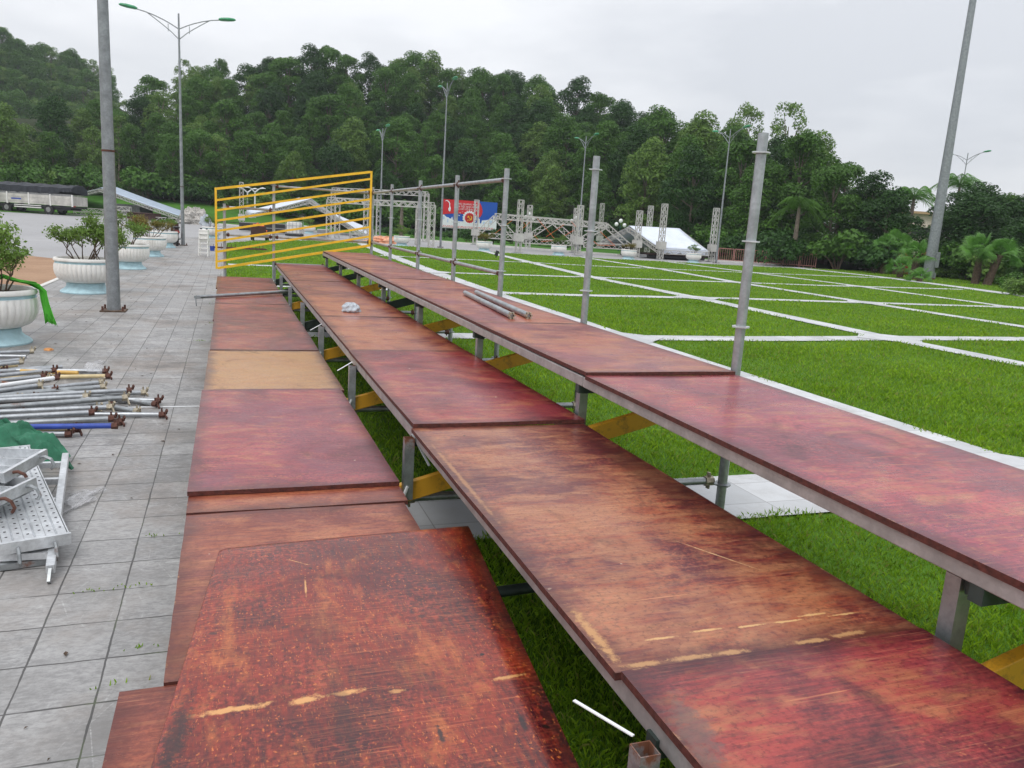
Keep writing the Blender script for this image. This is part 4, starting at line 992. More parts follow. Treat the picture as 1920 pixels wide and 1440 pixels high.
# ------------------------------------------------------------------ steel decks and tarp at the left
def deck(label, cBR, cBL, cTR, z, flip=False, name='steel_deck'):
    """cBR,cBL: near corners, cTR: far right corner (survey points)"""
    o0 = Vector(cBL); xd = (Vector(cBR)-o0); W = xd.length; xd.normalize(); yd = Vector(cTR)-Vector(cBR); L = yd.length*1.15; yd.normalize()
    yd = (yd-xd*yd.dot(xd)).normalized(); zd = xd.cross(yd)
    root = empty(name, o0); root.matrix_world = Matrix((xd, yd, zd)).transposed().to_4x4(); root.location = o0
    tag(root, label, 'scaffold deck', 'steel decks piled at the left edge')
    sgn = -1 if not flip else 1
    mb = MB(); n = 3; gw = W/n
    for k in range(n):
        x0 = k*gw; mb.quad([(x0, 0, -.004*sgn*0), (x0+gw*.44, 0, 0), (x0+gw*.44, L, 0), (x0, L, 0)]); mb.quad([(x0+gw*.44, 0, 0), (x0+gw*.5, 0, -.008), (x0+gw*.5, L, -.008), (x0+gw*.44, L, 0)])
        mb.quad([(x0+gw*.5, 0, -.008), (x0+gw*.56, 0, 0), (x0+gw*.56, L, 0), (x0+gw*.5, L, -.008)]); mb.quad([(x0+gw*.56, 0, 0), (x0+gw*.985, 0, 0), (x0+gw*.985, L, 0), (x0+gw*.56, L, 0)])
        if k: mb.quad([(x0-gw*.015, 0, 0), (x0, 0, -.015), (x0, L, -.015), (x0-gw*.015, L, 0)])
    mb.box((W/2, L/2, -.019), (W, L, .002)) if flip else None
    mb.build('deck_plate', M['steel_bright'], root)
    mb = MB(); hz = .055*sgn
    mb.box((W/2, -.012, hz/2), (W+.03, .022, .058)); mb.box((W/2, L+.012, hz/2), (W+.03, .022, .058))
    mb.box((-.006, L/2, hz/2), (.006, L, .055)); mb.box((W+.006, L/2, hz/2), (.006, L, .055))
    if flip:
        for k in (1, 2): mb.box((k*gw, L/2, hz/2*.8), (.005, L, .045))
    mb.build('flange', M['steel_bright'], root)
    mb = MB()
    for k in range(n):
        for q in (.22, .78):
            for j in range(int(L/.075)):
                if not flip: mb.box((k*gw+gw*q, .06+j*.075+(.03 if q > .5 else 0), .0015), (.011, .004, .003))
    if mb.v: mb.build('perforation', M['black'], root)['kind'] = 'stuff'
    for sx in (.06, W-.06):
        mb = MB(); pts = [(sx, -.02, hz*.6), (sx, -.05, hz*.6+.005), (sx, -.085, hz*.6-.01), (sx, -.10, hz*.6-.045), (sx, -.08, hz*.6-.07)]
        mb.tube(pts, .009, 6); mb.build('hook', M['rust'] if flip and sx < .1 else M['steel2'], root)
    return root
def dz(zx, zy, z): return G(zx/4.967, 800+zy/4.967, z)
deck('silver perforated steel deck lying flat with its ribbed face up', dz(625, 985, .15), dz(20, 1080, .15), dz(470, 245, .15), .15)
deck('upturned tray-like steel deck on top of the pile, upper one', dz(400, 300, .30), dz(25, 515, .28), dz(0, 165, .30), .3, True)
deck('upturned tray-like steel deck in the pile, just below the topmost one', dz(300, 570, .24), dz(-110, 770, .22), dz(60, 430, .23), .2, True)
root = empty('ladder_frame', dz(470, 1390, .03)); tag(root, 'pale steel ladder frame lying under the silver decks', 'scaffold frame')
a = dz(470, 1330, .055)-root.location; b = dz(612, 275, .10)-root.location; ld = Vector((-1, .06, 0)).normalized()
mb = MB(); mb.bar(a, b, .04, .05); mb.build('rail', M['steel_bright'], root, bevel=.005)
mb = MB(); mb.bar(a+ld*1.2, b+ld*1.2, .04, .05); mb.build('rail', M['steel_bright'], root)
for t in (.10, .32, .52, .72, .90):
    p = a+(b-a)*t; mb = MB(); mb.bar(p+ld*.02, p+ld*1.18, .035, .035); mb.build('rung', M['steel_bright'], root)
mb = MB(); mb.bar(a, a+Vector((.0, -.05, -.045)), .014, .03); mb.build('pin', M['steel2'], root)
mb = MB(); mb.bar(dz(0, 1300, .02)-root.location, dz(440, 1240, .02)-root.location, .05, .03); mb.build('rung', M['steel2'], root)

def cloth(name, P00, P10, P01, P11, nu, nv, h, mat, seed, label, cat, drop=None, thick=0.004):
    rg = np.random.default_rng(seed); ph = rg.random(8)*6.28; mb = MB()
    for j in range(nv+1):
        for i in range(nu+1):
            u, v = i/nu, j/nv; p = (Vector(P00)*(1-u)+Vector(P10)*u)*(1-v)+(Vector(P01)*(1-u)+Vector(P11)*u)*v
            e = min(1, 6*min(u, 1-u, v, 1-v)+.08)
            f = .5+.2*sin(9*u+4*v+ph[0])+.16*sin(17*v-7*u+ph[1]+2*sin(5*u))+.14*abs(sin(15*u+9*v+ph[2]+sin(7*v)))+.08*sin(31*u-23*v+ph[3])+.07*abs(sin(43*u+19*v+3*sin(6*u)))+.05*sin(57*v-21*u+ph[4])
            p = p+Vector((.03*sin(11*v+ph[4]), .03*sin(13*u+ph[5]), 0)); p.z += h*e*f
            mb.v.append(tuple(p))
    for j in range(nv):
        for i in range(nu):
            a = j*(nu+1)+i; mb.f.append((a, a+1, a+nu+2, a+nu+1)); mb.m.append(0)
    o = mb.build(name, mat, smooth=True); md = o.modifiers.new('thickness', 'SOLIDIFY'); md.thickness = thick
    return tag(o, label, cat)
cloth('tarpaulin', G(-60, 830, .02), G(130, 884, .02), G(-60, 770, .10), G(120, 845, .05), 90, 54, .13, M['green_cloth'], 5, 'crumpled dark green tarpaulin between the tubes and the steel decks', 'tarpaulin')
for a, lab, k in (((185, 1.0), 0, 0),):
    pass
cloth('plastic_sheet', G(118, 965, .004), G(165, 945, .004), G(128, 925, .004), G(198, 915, .004), 20, 16, .03, M['plastic'], 8, 'clear plastic sheet on the paving right of the silver decks', 'plastic sheet', thick=.001)
cloth('plastic_sheet', G(158, 696, .03), G(196, 700, .03), G(165, 682, .05), G(194, 676, .05), 16, 12, .05, M['plastic'], 9, 'clear plastic sheet caught at the back of the tube heap', 'plastic sheet', thick=.001)
mb = MB(); 
o = blob('dry_leaf', G(91, 657, .0), (.10, .07, .03), simple('dry_orange_leaf', (.55, .25, .08)), 4, .4, 14, 'curled orange dry leaf on the paving beside the planter foot', 'leaf', .1, 5)
# litter and small weeds in the joints
mb = MB(); rl = random.Random(3)
for k in range(170):
    y = 2.5+rl.random()**1.5*26; x = -.3-rl.random()*2.9; a = rl.random()*6.28; s = .008+.02*rl.random()
    mb.quad([(x-cos(a)*s, y-sin(a)*s, .004), (x+sin(a)*s*.4, y-cos(a)*s*.4, .008), (x+cos(a)*s, y+sin(a)*s, .005), (x-sin(a)*s*.4, y+cos(a)*s*.4, .009)])
tag(mb.build('leaf_litter', M['soil']), 'scattered dry leaf bits on the slate paving', 'leaf litter', kind='stuff')
mb = MB()
for (x0, y0, n) in ((G(265, 1213).x, G(265, 1213).y, 8), (G(210, 1285).x, G(210, 1285).y, 7), (G(180, 1107).x, G(180, 1107).y, 9), (G(240, 1100).x, G(240, 1100).y, 9), (G(200, 755).x, 7.62, 12), (-.35, 11.5, 16), (-.2, 13.3, 25), (-.15, 16.5, 50), (-.1, 19, 50), (G(290, 1005).x, G(290, 1005).y, 8), (-.1, 23, 60)):
    for k in range(n):
        x = x0+rl.gauss(0, .05 if n < 40 else .09); y = y0+rl.gauss(0, .012 if n < 40 else .8); a = rl.random()*6.28; h = .006+.014*rl.random(); lx, ly = cos(a)*h*.6, sin(a)*h*.6
        mb.quad([(x-.003, y, 0), (x+.003, y, 0), (x+.003+lx*.5, y+ly*.5, h*.7), (x+lx, y+ly, h)])
tag(mb.build('weeds', M['grass']), 'tiny weeds growing in the paving joints', 'weeds', kind='stuff')

# ------------------------------------------------------------------ planters
def make_planter():
    root = empty('planter')
    n = 160; ribs = 40
    prof = [(.30, .20), (.40, .215), (.475, .25), (.53, .31), (.565, .39), (.575, .46), (.572, .53), (.560, .575), (.555, .585)]
    fl = [0, 0, 1, 1, 1, 1, 1, .5, 0]
    mb = MB(); mb.lathe(prof, n, mod=lambda a, j: 1-.028*fl[j]*(abs(sin(a*ribs/2))**.5 < .55)-.012*fl[j]*(1-abs(sin(a*ribs/2))))
    mb.build('bowl', M['planter'], root, smooth=True)
    mb = MB(); mb.lathe([(.553, .585), (.545, .592), (.548, .615), (.553, .625)], 64); mb.lathe([(.36, .165), (.355, .185), (.33, .205)], 64); mb.build('band', M['planter_blue'], root, smooth=True)
    mb = MB(); mb.lathe([(.553, .625), (.572, .635), (.575, .665), (.560, .688), (.515, .690), (.500, .66), (.495, .60)], 64); mb.build('rim', M['planter'], root, smooth=True)
    mb = MB(); mb.lathe([(.475, 0), (.48, .02), (.455, .05), (.40, .085), (.365, .12), (.355, .165)], 64); mb.build('foot', M['planter_blue'], root, smooth=True)
    mb = MB(); mb.lathe([(.50, .62), (.3, .64), (0.01, .65)], 24); mb.build('soil', M['soil'], root, smooth=True)
    return root
def make_shrub(seed, mat, nst=5, H=.95, spread=.45, nl=900, ls=.055):
    rg = random.Random(seed); root = empty('shrub'); mb = MB(); tips = []
    def br(p, d, L, r, dep):
        q = p+d*L; mid = p+d*L*.5+Vector((rg.gauss(0, .02), rg.gauss(0, .02), .01)); mb.tube([p, mid, q], [r, r*.8, r*.6], 5, cap=False)
        if dep >= 1: tips.append(q); tips.append(mid)
        if dep < 3:
            for k in range(rg.choice([2, 3])):
                nd = (d+Vector((rg.gauss(0, .5), rg.gauss(0, .5), rg.gauss(.1, .28)))).normalized(); br(q, nd, L*rg.uniform(.55, .8), r*.6, dep+1)
    for k in range(nst):
        a = rg.random()*6.28; x = .06+.16*rg.random(); d = Vector((cos(a)*spread*rg.uniform(.4, 1.4), sin(a)*spread*rg.uniform(.4, 1.4), 1)).normalized()
        br(Vector((cos(a)*x, sin(a)*x, 0)), d, H*.30*rg.uniform(.7, 1.2), .014, 0)
    mb.build('stem', M['twig'], root)
    r2 = np.random.default_rng(seed); V, F = leaves([tuple(t) for t in tips], [.13]*len(tips), nl/len(tips)/.0169, ls, r2, shell=.1, flat=.7, asp=.5)
    np_mesh('foliage', V, F, mat, root)
    return root
g0 = G(64, 642); 
PL = [(g0.x-.47, g0.y-.02), (-2.62, 17.5), (-2.56, 24.1), (-2.52, 30.1), (-2.50, 36.6), (-.85, 50.2), (G(580, 437).x, G(580, 437).y), (11.04, 53.9), (16.2, 51.7), (21.6, 51.7), (26.3, 50.3), (31.2, 49.8)]
PLB = ['white fluted planter with a bright green net over its rim, nearest at the left edge', 'white fluted planter just left of the near lamp post', 'white fluted planter half hidden behind the near lamp post',
 'white fluted planter third beyond the green netted one along the paving', 'white fluted planter beside the parked motorbike', 'white planter at the left end of the yellow barrier on the road', 'white planter seen through the yellow barrier on the road',
 'white planter by the scaffold rail left of the billboard', 'white planter below the right end of the billboard', 'white planter below the orange-strapped truss', 'white planter in front of the left end of the white canopy', 'white planter in front of the right end of the white canopy']
P0 = make_planter()
SH = [make_shrub(1, M['leaf_shrub'], 9, 1.0, .6, 2600), make_shrub(2, M['leaf_shrub'], 7, 1.0, .5, 2200), make_shrub(3, M['leaf_shrub_red'], 9, .95, .75, 2600)]
us = set()
SL = [(0, .85, 'small leafy shrub growing out of the green netted planter'), (0, 1.0, 'twiggy shrub with yellow-green leaves in the planter left of the near lamp post'), (1, 1.05, 'leafy shrub in the planter behind the near lamp post'),
      (2, 1.1, 'spreading shrub with reddish leaf tips in the third planter of the row'), (0, .8, 'low shrub in the planter beside the motorbike'), (1, .8, 'green shrub in the planter at the left end of the yellow barrier'), (0, .95, 'wide green shrub in the planter seen through the yellow barrier'),
      (1, .95, 'bushy green shrub in the planter left of the billboard'), (2, .95, 'yellowish shrub in the planter below the billboard'), (1, .9, 'thin shrub in the planter below the orange-strapped truss'), (2, .75, 'reddish shrub in the planter before the left end of the white canopy'), (1, .8, 'pale green shrub in the planter before the right end of the white canopy')]
for i, ((x, y), lab, (k, s, sl)) in enumerate(zip(PL, PLB, SL)):
    o = P0 if i == 0 else copy_tree(P0); o.location = (x, y, 0 if i < 5 else -.045); o.rotation_euler.z = i*1.3; o.scale = (.95, .95, .97)
    tag(o, lab, 'planter', 'white fluted planters with pale blue feet')
    q = SH[k] if k not in us else copy_tree(SH[k]); us.add(k)
    q.location = (x+(.12 if i == 0 else .0), y, .63 if i < 5 else .585); q.scale = (s*.95, s*.95, s*.9); q.rotation_euler.z = i*2.1+.4; tag(q, sl, 'shrub', 'shrubs growing in the planters')
q = copy_tree(SH[1]); q.location = (PL[0][0]-.28, PL[0][1]+.2, .62); q.scale = (1, 1, 1.15); q.rotation_euler.z = 2; tag(q, 'taller leafy shrub cut by the left photo edge in the netted planter', 'shrub', 'shrubs growing in the planters')
q = copy_tree(SH[1]); q.location = (PL[1][0]+.35, PL[1][1]+.1, .62); q.scale = (.75, .75, .95); q.rotation_euler.z = 4; tag(q, 'second thin dark-stemmed shrub in the planter left of the near lamp post', 'shrub', 'shrubs growing in the planters')
x, y = PL[0]; pts = [(x-.05, y+.36, .70), (x+.10, y+.22, .80), (x+.30, y+.10, .75), (x+.50, y-.02, .735), (x+.615, y-.08, .66), (x+.64, y-.10, .52), (x+.67, y-.12, .38), (x+.70, y-.13, .26)]
mb = MB(); wd = [.10, .20, .26, .22, .12, .11, .14, .19]; nv = 10
for (px_, py_, pz_), ww in zip(pts, wd):
    for k in range(nv+1):
        v = k/nv-.5; mb.v.append((px_+v*ww*.9+.012*sin(k*2.3+pz_*9), py_-v*ww*1.2+.02*sin(k*1.9+pz_*11), pz_+.02*sin(k*2.7+px_*20)+(.05*(.25-v*v) if pz_ > .7 else 0)))
for j in range(len(pts)-1):
    for k in range(nv): a = j*(nv+1)+k; mb.f.append((a, a+1, a+nv+2, a+nv+1)); mb.m.append(0)
o = mb.build('green_net', M['green_net'], smooth=True); md = o.modifiers.new('t', 'SOLIDIFY'); md.thickness = .003; tag(o, 'bright green net cloth draped over the rim of the nearest planter', 'net')

# ------------------------------------------------------------------ lamp posts
def lamp(loc, H, along='X', label='', group='street lamps with twin green heads', r0=.082):
    root = empty('street_lamp', loc); tag(root, label, 'street lamp', group)
    mb = MB(); mb.tube([(0, 0, 0.02), (0, 0, H*.5), (0, 0, H)], [r0, r0*.75, r0*.42], 12); mb.build('pole', M['pole'], root, smooth=True)
    mb = MB(); mb.box((0, 0, .012), (.38, .38, .02)); mb.build('base_plate', M['palm_trunk'], root)
    for sx in (-1, 1):
        for sy in (-1, 1):
            mb = MB(); mb.tube([(sx*.15, sy*.15, 0.02), (sx*.15, sy*.15, .09)], .018, 6); mb.build('bolt', M['rust'], root)
    mb = MB(); mb.tube([(0, 0, 2.55), (0, 0, 2.58)], r0*.98, 12); mb.build('band', M['rust'], root)
    dx = Vector((1, 0, 0)) if along == 'X' else Vector((0, 1, 0)); zt = H-.62
    for s in (-1, 1):
        mb = MB(); up = [Vector((0, 0, zt))+dx*s*t+Vector((0, 0, .42*(1-(1-t/1.75)**2)+.1*t)) for t in (0, .3, .6, .95, 1.3, 1.6)]
        lo = [Vector((0, 0, zt-.42))+dx*s*t+Vector((0, 0, (.42+.42*(1-(1-1.25/1.75)**2)+.125)*(t/1.25)**.85)) for t in (0, .3, .6, .9, 1.25)]
        mb.tube(up, .024, 6); mb.tube(lo, .02, 6); mb.tube([up[1]+dx*s*.12, lo[1]+dx*s*.12], .014, 5); mb.build('arm', M['pole'], root, smooth=True)
        c = up[-1]; mb = MB(); d = dx*s; ht = .14
        prof = [(0, .09, .05), (.12, .14, .085), (.4, .15, .095), (.62, .12, .07), (.7, .05, .03)]; rings = []
        side = Vector((-d.y, d.x, 0))
        for (t, w_, h_) in prof:
            ring_ = []
            for k in range(10):
                a = 2*pi*k/10; zz = sin(a)*h_; zz = max(zz, -h_*.45); ring_.append(c+d*t+Vector((0, 0, t*.10+.02))+side*cos(a)*w_+Vector((0, 0, zz)))
            rings.append(ring_)
        for rg_ in rings: mb.v += [tuple(p) for p in rg_]
        for j in range(len(rings)-1):
            for k in range(10): k2 = (k+1) % 10; mb.f.append((j*10+k, j*10+k2, j*10+10+k2, j*10+10+k)); mb.m.append(0)
        mb.f.append(tuple(range(10))[::-1]); mb.m.append(0); mb.f.append(tuple(40+k for k in range(10))); mb.m.append(0)
        mb.build('lamp_head', M['green_lamp'], root, smooth=True)
    return root
lamp((-1.79, 14.61, 0), 9.6, 'X', 'nearest thick lamp post on the paving, its top out of the picture', r0=.105)
lamp((-1.90, 39.2, 0), 9.75, 'X', 'street lamp with two green heads against the sky beyond the motorbike')
lamp((13.94, 54.7, -.05), 10.9, 'Y', 'tall street lamp in front of the left edge of the billboard')
a = G(712, 452); lamp((a.x, a.y, -.05), (452-240)/(452-HY(712))*1.8*.985, 'Y', 'street lamp rising behind the portal trusses')
a = G(1083, 470); lamp((a.x, a.y, -.05), 9.4, 'Y', 'street lamp behind the second-nearest scaffold post')
lamp((34.17, 51.4, -.05), 9.55, 'Y', 'street lamp between the white canopy and the nearest scaffold post')
a = AT(1783, 480, 74); lamp((a.x, a.y, -.05), 10.6, 'Y', 'street lamp half hidden behind the huge mast')
a = AT(1428, 470, 103); lamp((a.x, a.y, -.05), 10.6, 'Y', 'far street lamp almost covered by the nearest scaffold post')
a = AT(1685, 480, 120); 
root = empty('high_mast', (43.26, 40.6, 0)); tag(root, 'huge tapering grey mast standing among the fan palms', 'mast')
mb = MB(); mb.tube([(0, 0, .1), (0, 0, 2.2), (0, 0, 12), (0, 0, 24)], [.36, .335, .235, .15], 20); mb.build('pole', M['pole'], root, smooth=True)
mb = MB(); mb.lathe([(.44, 0), (.44, .06), (.37, .08)], 20); mb.build('flange', M['rust'], root)
for k in range(8):
    a = k*pi/4; mb = MB(); mb.box((cos(a)*.38, sin(a)*.38, .25), (.1, .02, .36), Matrix.Rotation(a, 3, 'Z')); mb.build('rib', M['pole'], root)
mb = MB(); mb.box((.16, -.36, 1.25), (.24, .16, 1.0), Matrix.Rotation(R(-25), 3, 'Z')); mb.build('door_box', M['pole'], root, bevel=.02)

# ------------------------------------------------------------------ trusses on the road
def truss_mb(mb, a, b, w=.30, step=.32, ch=.05, dg=.034):
    a = Vector(a); b = Vector(b); z = b-a; L = z.length; z.normalize(); u = Vector((0, 0, 1)) if abs(z.z) < .9 else Vector((1, 0, 0))
    x = u.cross(z).normalized()*w/2; y = z.cross(x).normalized()*w/2
    cs = [x+y, -x+y, -x-y, x-y]
    for c in cs: mb.bar(a+c, b+c, ch)
    n = max(2, int(L/step))
    for k in range(4):
        c1, c2 = cs[k], cs[(k+1) % 4]
        for i in range(n):
            p = a+z*(L*i/n); q = a+z*(L*(i+1)/n)
            if i % 2: c1_, c2_ = c2, c1
            else: c1_, c2_ = c1, c2
            mb.bar(p+c1_, q+c2_, dg)
    for c1, c2 in zip(cs, cs[1:]+cs[:1]):
        mb.bar(a+c1, a+c2, ch); mb.bar(b+c1, b+c2, ch)
def tower(bx, by, H, label, lean=0.0, z0=-.05, block=True, w=.32):
    root = empty('truss_tower', (bx, by, z0)); tag(root, label, 'truss tower', 'upright truss towers of the unfinished stage roof')
    mb = MB(); truss_mb(mb, (0, 0, .05), (lean, 0, H), w, .36); mb.build('lattice', M['truss'], root)
    if block:
        mb = MB(); c = Vector((lean*.25, 0, 1.05))
        for sx in (-1, 1):
            mb.box(c+Vector((sx*.26, 0, 0)), (.05, .56, .55)); mb.box(c+Vector((0, sx*.26, 0)), (.46, .05, .55))
        mb.build('sleeve_block', M['truss'], root)
    mb = MB(); mb.box((0, 0, .02), (.6, .6, .04)); mb.build('base_plate', M['steel2'], root)
    return root
def H_of(px, base, top): return (base-top)/(base-HY(px))*CAMZ
tw = [((890, 459), 374, 'truss tower in front of the emblem of the billboard'), ((971, 474), 374, 'tall truss tower at the left part of the orange-strapped truss'), ((989, 466), 384, 'shorter truss tower just behind the left part of the orange-strapped truss'),
      ((1082, 479), 384, 'truss tower left of the second-nearest scaffold post'), ((1123, 466), 380, 'truss tower behind the right end of the orange-strapped truss'), ((1192, 484), 394, 'truss tower in front of the gable of the white canopy'),
      ((1237, 487), 381, 'truss tower in front of the middle of the white canopy'), ((1333, 491), 389, 'truss tower at the right corner of the white canopy')]
for (b_, top, lab) in tw:
    g = G(*b_, -.05); tower(g.x, g.y, H_of(b_[0], b_[1], top)+.05, lab)
a = AT(1213, 470, 70); tower(a.x, a.y, 1.8+(HY(1213)-387)*70/FPX, 'truss tower standing behind the white canopy ridge')
a = AT(1076, 470, 64); tower(a.x, a.y, 1.8+(HY(1076)-391)*64/FPX, 'lower truss tower directly beside the tower left of the second-nearest scaffold post')
a = AT(453, 430, 72); tower(a.x, a.y, 1.8+(HY(453)-343)*72/FPX, 'lone truss tower seen through the left part of the yellow barrier')
# portal frames left
def portal(name, pts, legs, label, w=.34):
    root = empty(name, (pts[0][0], pts[0][1], -.05)); tag(root, label, 'truss portal'); o = Vector((pts[0][0], pts[0][1], -.05))
    mb = MB(); truss_mb(mb, Vector(pts[0])-o, Vector(pts[1])-o, w, .38); mb.build('truss_beam', M['truss'], root)
    for a, b in legs:
        mb = MB(); truss_mb(mb, Vector(a)-o, Vector(b)-o, w, .38); mb.build('truss_leg', M['truss'], root)
def up(g, z): return Vector((g.x, g.y, z))
gl_, gr_ = G(616, 447), G(808, 463); hl, hr = H_of(616, 447, 370), H_of(808, 463, 390)
h = (hl+hr)/2
portal('truss_portal', [up(gl_, h), up(gr_, h)], [(up(gl_, 0), up(gl_, h)), (up(gr_, 0), up(gr_, h))], 'front truss portal standing between the yellow barrier and the billboard')
g1, g2 = G(632, 446), G(783, 458)
portal('truss_portal', [up(g1, h+.02), up(g2, h+.02)], [(up(g1, 0), up(g1, h-.2)), (up(g2, 0), up(g2, h-.2))], 'second truss portal just behind the front one')
DEP = 72; pA, pB = AT(625, 351, DEP), AT(800, 369, DEP-5)
hB = (pA.z+pB.z)/2; pA.z = pB.z = hB
mA, mB_ = AT(686, 400, DEP-1.6), AT(710, 400, DEP-2.2)
portal('truss_portal', [pA, pB], [(up(pA, 0), up(pA, hB)), (up(mA, 0), up(mA, hB-.2)), (up(mB_, 0), up(mB_, hB-.2)), (up(pB, 0), up(pB, hB))], 'tallest rear truss portal with four legs')
# big zig-zag roof truss with orange straps
def zt(zx, zy): return (800+zx/3.43, 340+zy/3.43)
DZ = 62.0
def Z(zx, zy, dd=0): return AT(*zt(zx, zy), DZ+dd)
root = empty('roof_truss', (Z(800, 400).x, Z(800, 400).y, -.05)); tag(root, 'long zig-zag roof truss tied with orange straps lying on the road', 'roof truss'); o = root.location.copy()
for (a, b, nm) in (((440, 222), (1155, 283), 'top_chord'), ((330, 335), (440, 232), 'diagonal'), ((445, 232), (575, 368), 'diagonal'), ((650, 362), (808, 258), 'diagonal'), ((812, 258), (955, 385), 'diagonal'), ((995, 375), (1145, 290), 'diagonal'), ((1155, 285), (1300, 415), 'diagonal'),
                   ((400, 350), (575, 362), 'bottom_chord'), ((620, 382), (930, 398), 'bottom_chord'), ((1010, 408), (1300, 424), 'bottom_chord')):
    mb = MB(); truss_mb(mb, Z(*a)-o, Z(*b)-o, .36, .4, .055, .036); mb.build(nm, M['truss'], root)
mb = MB(); truss_mb(mb, Z(470, 228, 2.5)-o, Z(1160, 290, 2.5)-o, .36, .4, .055, .036); mb.build('rear_chord', M['truss'], root)
ST = [((550, 250), (440, 335)), ((600, 240), (640, 285)), ((712, 240), (830, 378)), ((665, 262), (590, 325)), ((885, 278), (770, 356)), ((930, 258), (970, 305)), ((950, 312), (870, 360)), ((1115, 322), (1212, 415)), ((820, 382), (735, 386)), ((1075, 385), (1095, 405)), ((1095, 410), (1210, 412)), ((690, 345), (715, 372))]
for k, (a, b) in enumerate(ST):
    pa, pb = Z(*a, -.25), Z(*b, -.25); mb = MB(); mb.bar(pa, pb, .075, .02); q = mb.build('strap', M['orange'], None); q.parent = root; q.matrix_parent_inverse = Matrix.Translation(-o)

# canopies (gable roofs on trusses, still on the ground)
def canopy(label, r1, r2, e1, e2, f1, f2, skirt=.35, eaves_truss=True, mat='tarp_white', back=True):
    """r: ridge front/back, e: eave right front/back, f: eave left front/back"""
    o = Vector((r1.x, r1.y, -.05)); root = empty('canopy', o); tag(root, label, 'canopy'); L = lambda p: Vector(p)-o
    for nm, (a, b, c, d) in (('roof_sheet', (r1, r2, e2, e1)), ('roof_sheet', (f1, f2, r2, r1))):
        mb = MB(); P4 = [L(a), L(b), L(c), L(d)]; n = 10
        for j in range(n+1):
            for i in range(n+1):
                u, v = i/n, j/n; p = (P4[0]*(1-u)+P4[1]*u)*(1-v)+(P4[3]*(1-u)+P4[2]*u)*v; p.z += .06-.07*sin(pi*v)*(.5+.5*cos(2*pi*u*3)); mb.v.append(tuple(p))
        for j in range(n):
            for i in range(n): q = j*(n+1)+i; mb.f.append((q, q+1, q+n+2, q+n+1)); mb.m.append(0)
        ob = mb.build(nm, M[mat], root, smooth=True); md = ob.modifiers.new('t', 'SOLIDIFY'); md.thickness = .02
    for a, b in ((e1, e2), (f1, f2)):
        mb = MB(); P_ = L(a); Q_ = L(b); n = 12
        for i in range(n+1):
            p = P_+(Q_-P_)*(i/n); mb.v.append((p.x, p.y, p.z+.05)); mb.v.append((p.x+.05*sin(i*1.7), p.y, p.z-skirt*(.85+.15*sin(i*2.3))))
        for i in range(n): mb.f.append((2*i, 2*i+1, 2*i+3, 2*i+2)); mb.m.append(0)
        ob = mb.build('skirt', M[mat], root); md = ob.modifiers.new('t', 'SOLIDIFY'); md.thickness = .01
    dn_ = Vector((0, 0, -.2))
    for a, b in ((r1, e1), (r1, f1), (r2, e2), (r2, f2), (e1, e2), (f1, f2)):
        mb = MB(); truss_mb(mb, L(a)+dn_, L(b)+dn_, .28, .34, .045, .03); mb.build('truss_rafter', M['truss'], root)
    return root
r1, r2 = AT(1180, 425, 63), AT(1274, 430, 65); e1, e2 = AT(1238, 467, 60.5), AT(1327, 471, 61.5); f1 = AT(1128, 452, 67); f2 = f1+(r2-r1)
canopy('white gable canopy on trusses standing low on the road at the right', r1, r2, e1, e2, f1, f2)
mb = MB(); c0 = (AT(1270, 480, 62)); 
def hull(name, label, cat, px0, px1, py_top, dep0, dep1, thick, mat, py1=None, group=None, parts=None, zb=-.05):
    """a low box-like thing whose front face spans two survey points on the ground"""
    a = AT(px0, py_top, dep0); b = AT(px1, py1 or py_top, dep1); zt_ = (a.z+b.z)/2; d = Vector((b.x-a.x, b.y-a.y, 0)); L = d.length; ang = atan2(d.y, d.x)
    root = empty(name, ((a.x+b.x)/2, (a.y+b.y)/2, zb), ang); tag(root, label, cat, group)
    H = zt_-zb
    mb = MB(); mb.box((0, thick/2, H/2+.04), (L, thick, H-.08)); mb.build('body', M[mat], root, bevel=.03)
    return root, L, H
root, L, H = hull('stage_deck', 'black stage deck in shadow under the white canopy', 'stage', 1215, 1322, 478, 61, 61.5, 4.0, 'black', 482)
mb = MB(); mb.box((0, 1.9, H+.03), (L+.1, 4.1, .04)); mb.build('deck_board', M['brown'], root)
root, L, H = hull('flight_case', 'black flight case under the left gable of the white canopy', 'case', 1166, 1192, 466, 62, 62, .8, 'black')
mb = MB(); mb.box((0, -.02, H*.5), (L*.9, .03, .05)); mb.build('trim', M['steel'], root)
root, L, H = hull('flight_case', 'grey flight case on the road before the black stage deck', 'case', 1194, 1213, 476, 60.3, 60.3, .6, 'grey_case', 478)
mb = MB(); mb.box((0, -.02, H*.5), (L*.9, .03, .04)); mb.build('trim', M['steel'], root)
# left canopy by the truck, seen edge-on
r1, r2 = AT(188, 353, 90), AT(216, 351, 95); e1, e2 = AT(345, 409, 84), AT(358, 402, 93); f1, f2 = AT(136, 366, 93), AT(150, 364, 98)
canopy('pale blue-grey gable canopy lying behind the near lamp post beside the truck', r1, r2, e1, e2, f1, f2, skirt=.2, mat='tarp_blue')
r1, r2 = AT(583, 374, 78), AT(560, 372, 84); e1, e2 = AT(702, 452, 70), AT(690, 428, 80); f1, f2 = AT(470, 402, 84), AT(462, 396, 90)
canopy('white canopy with a long truss rafter seen through the yellow barrier', r1, r2, e1, e2, f1, f2, skirt=.2, mat='tarp_white')
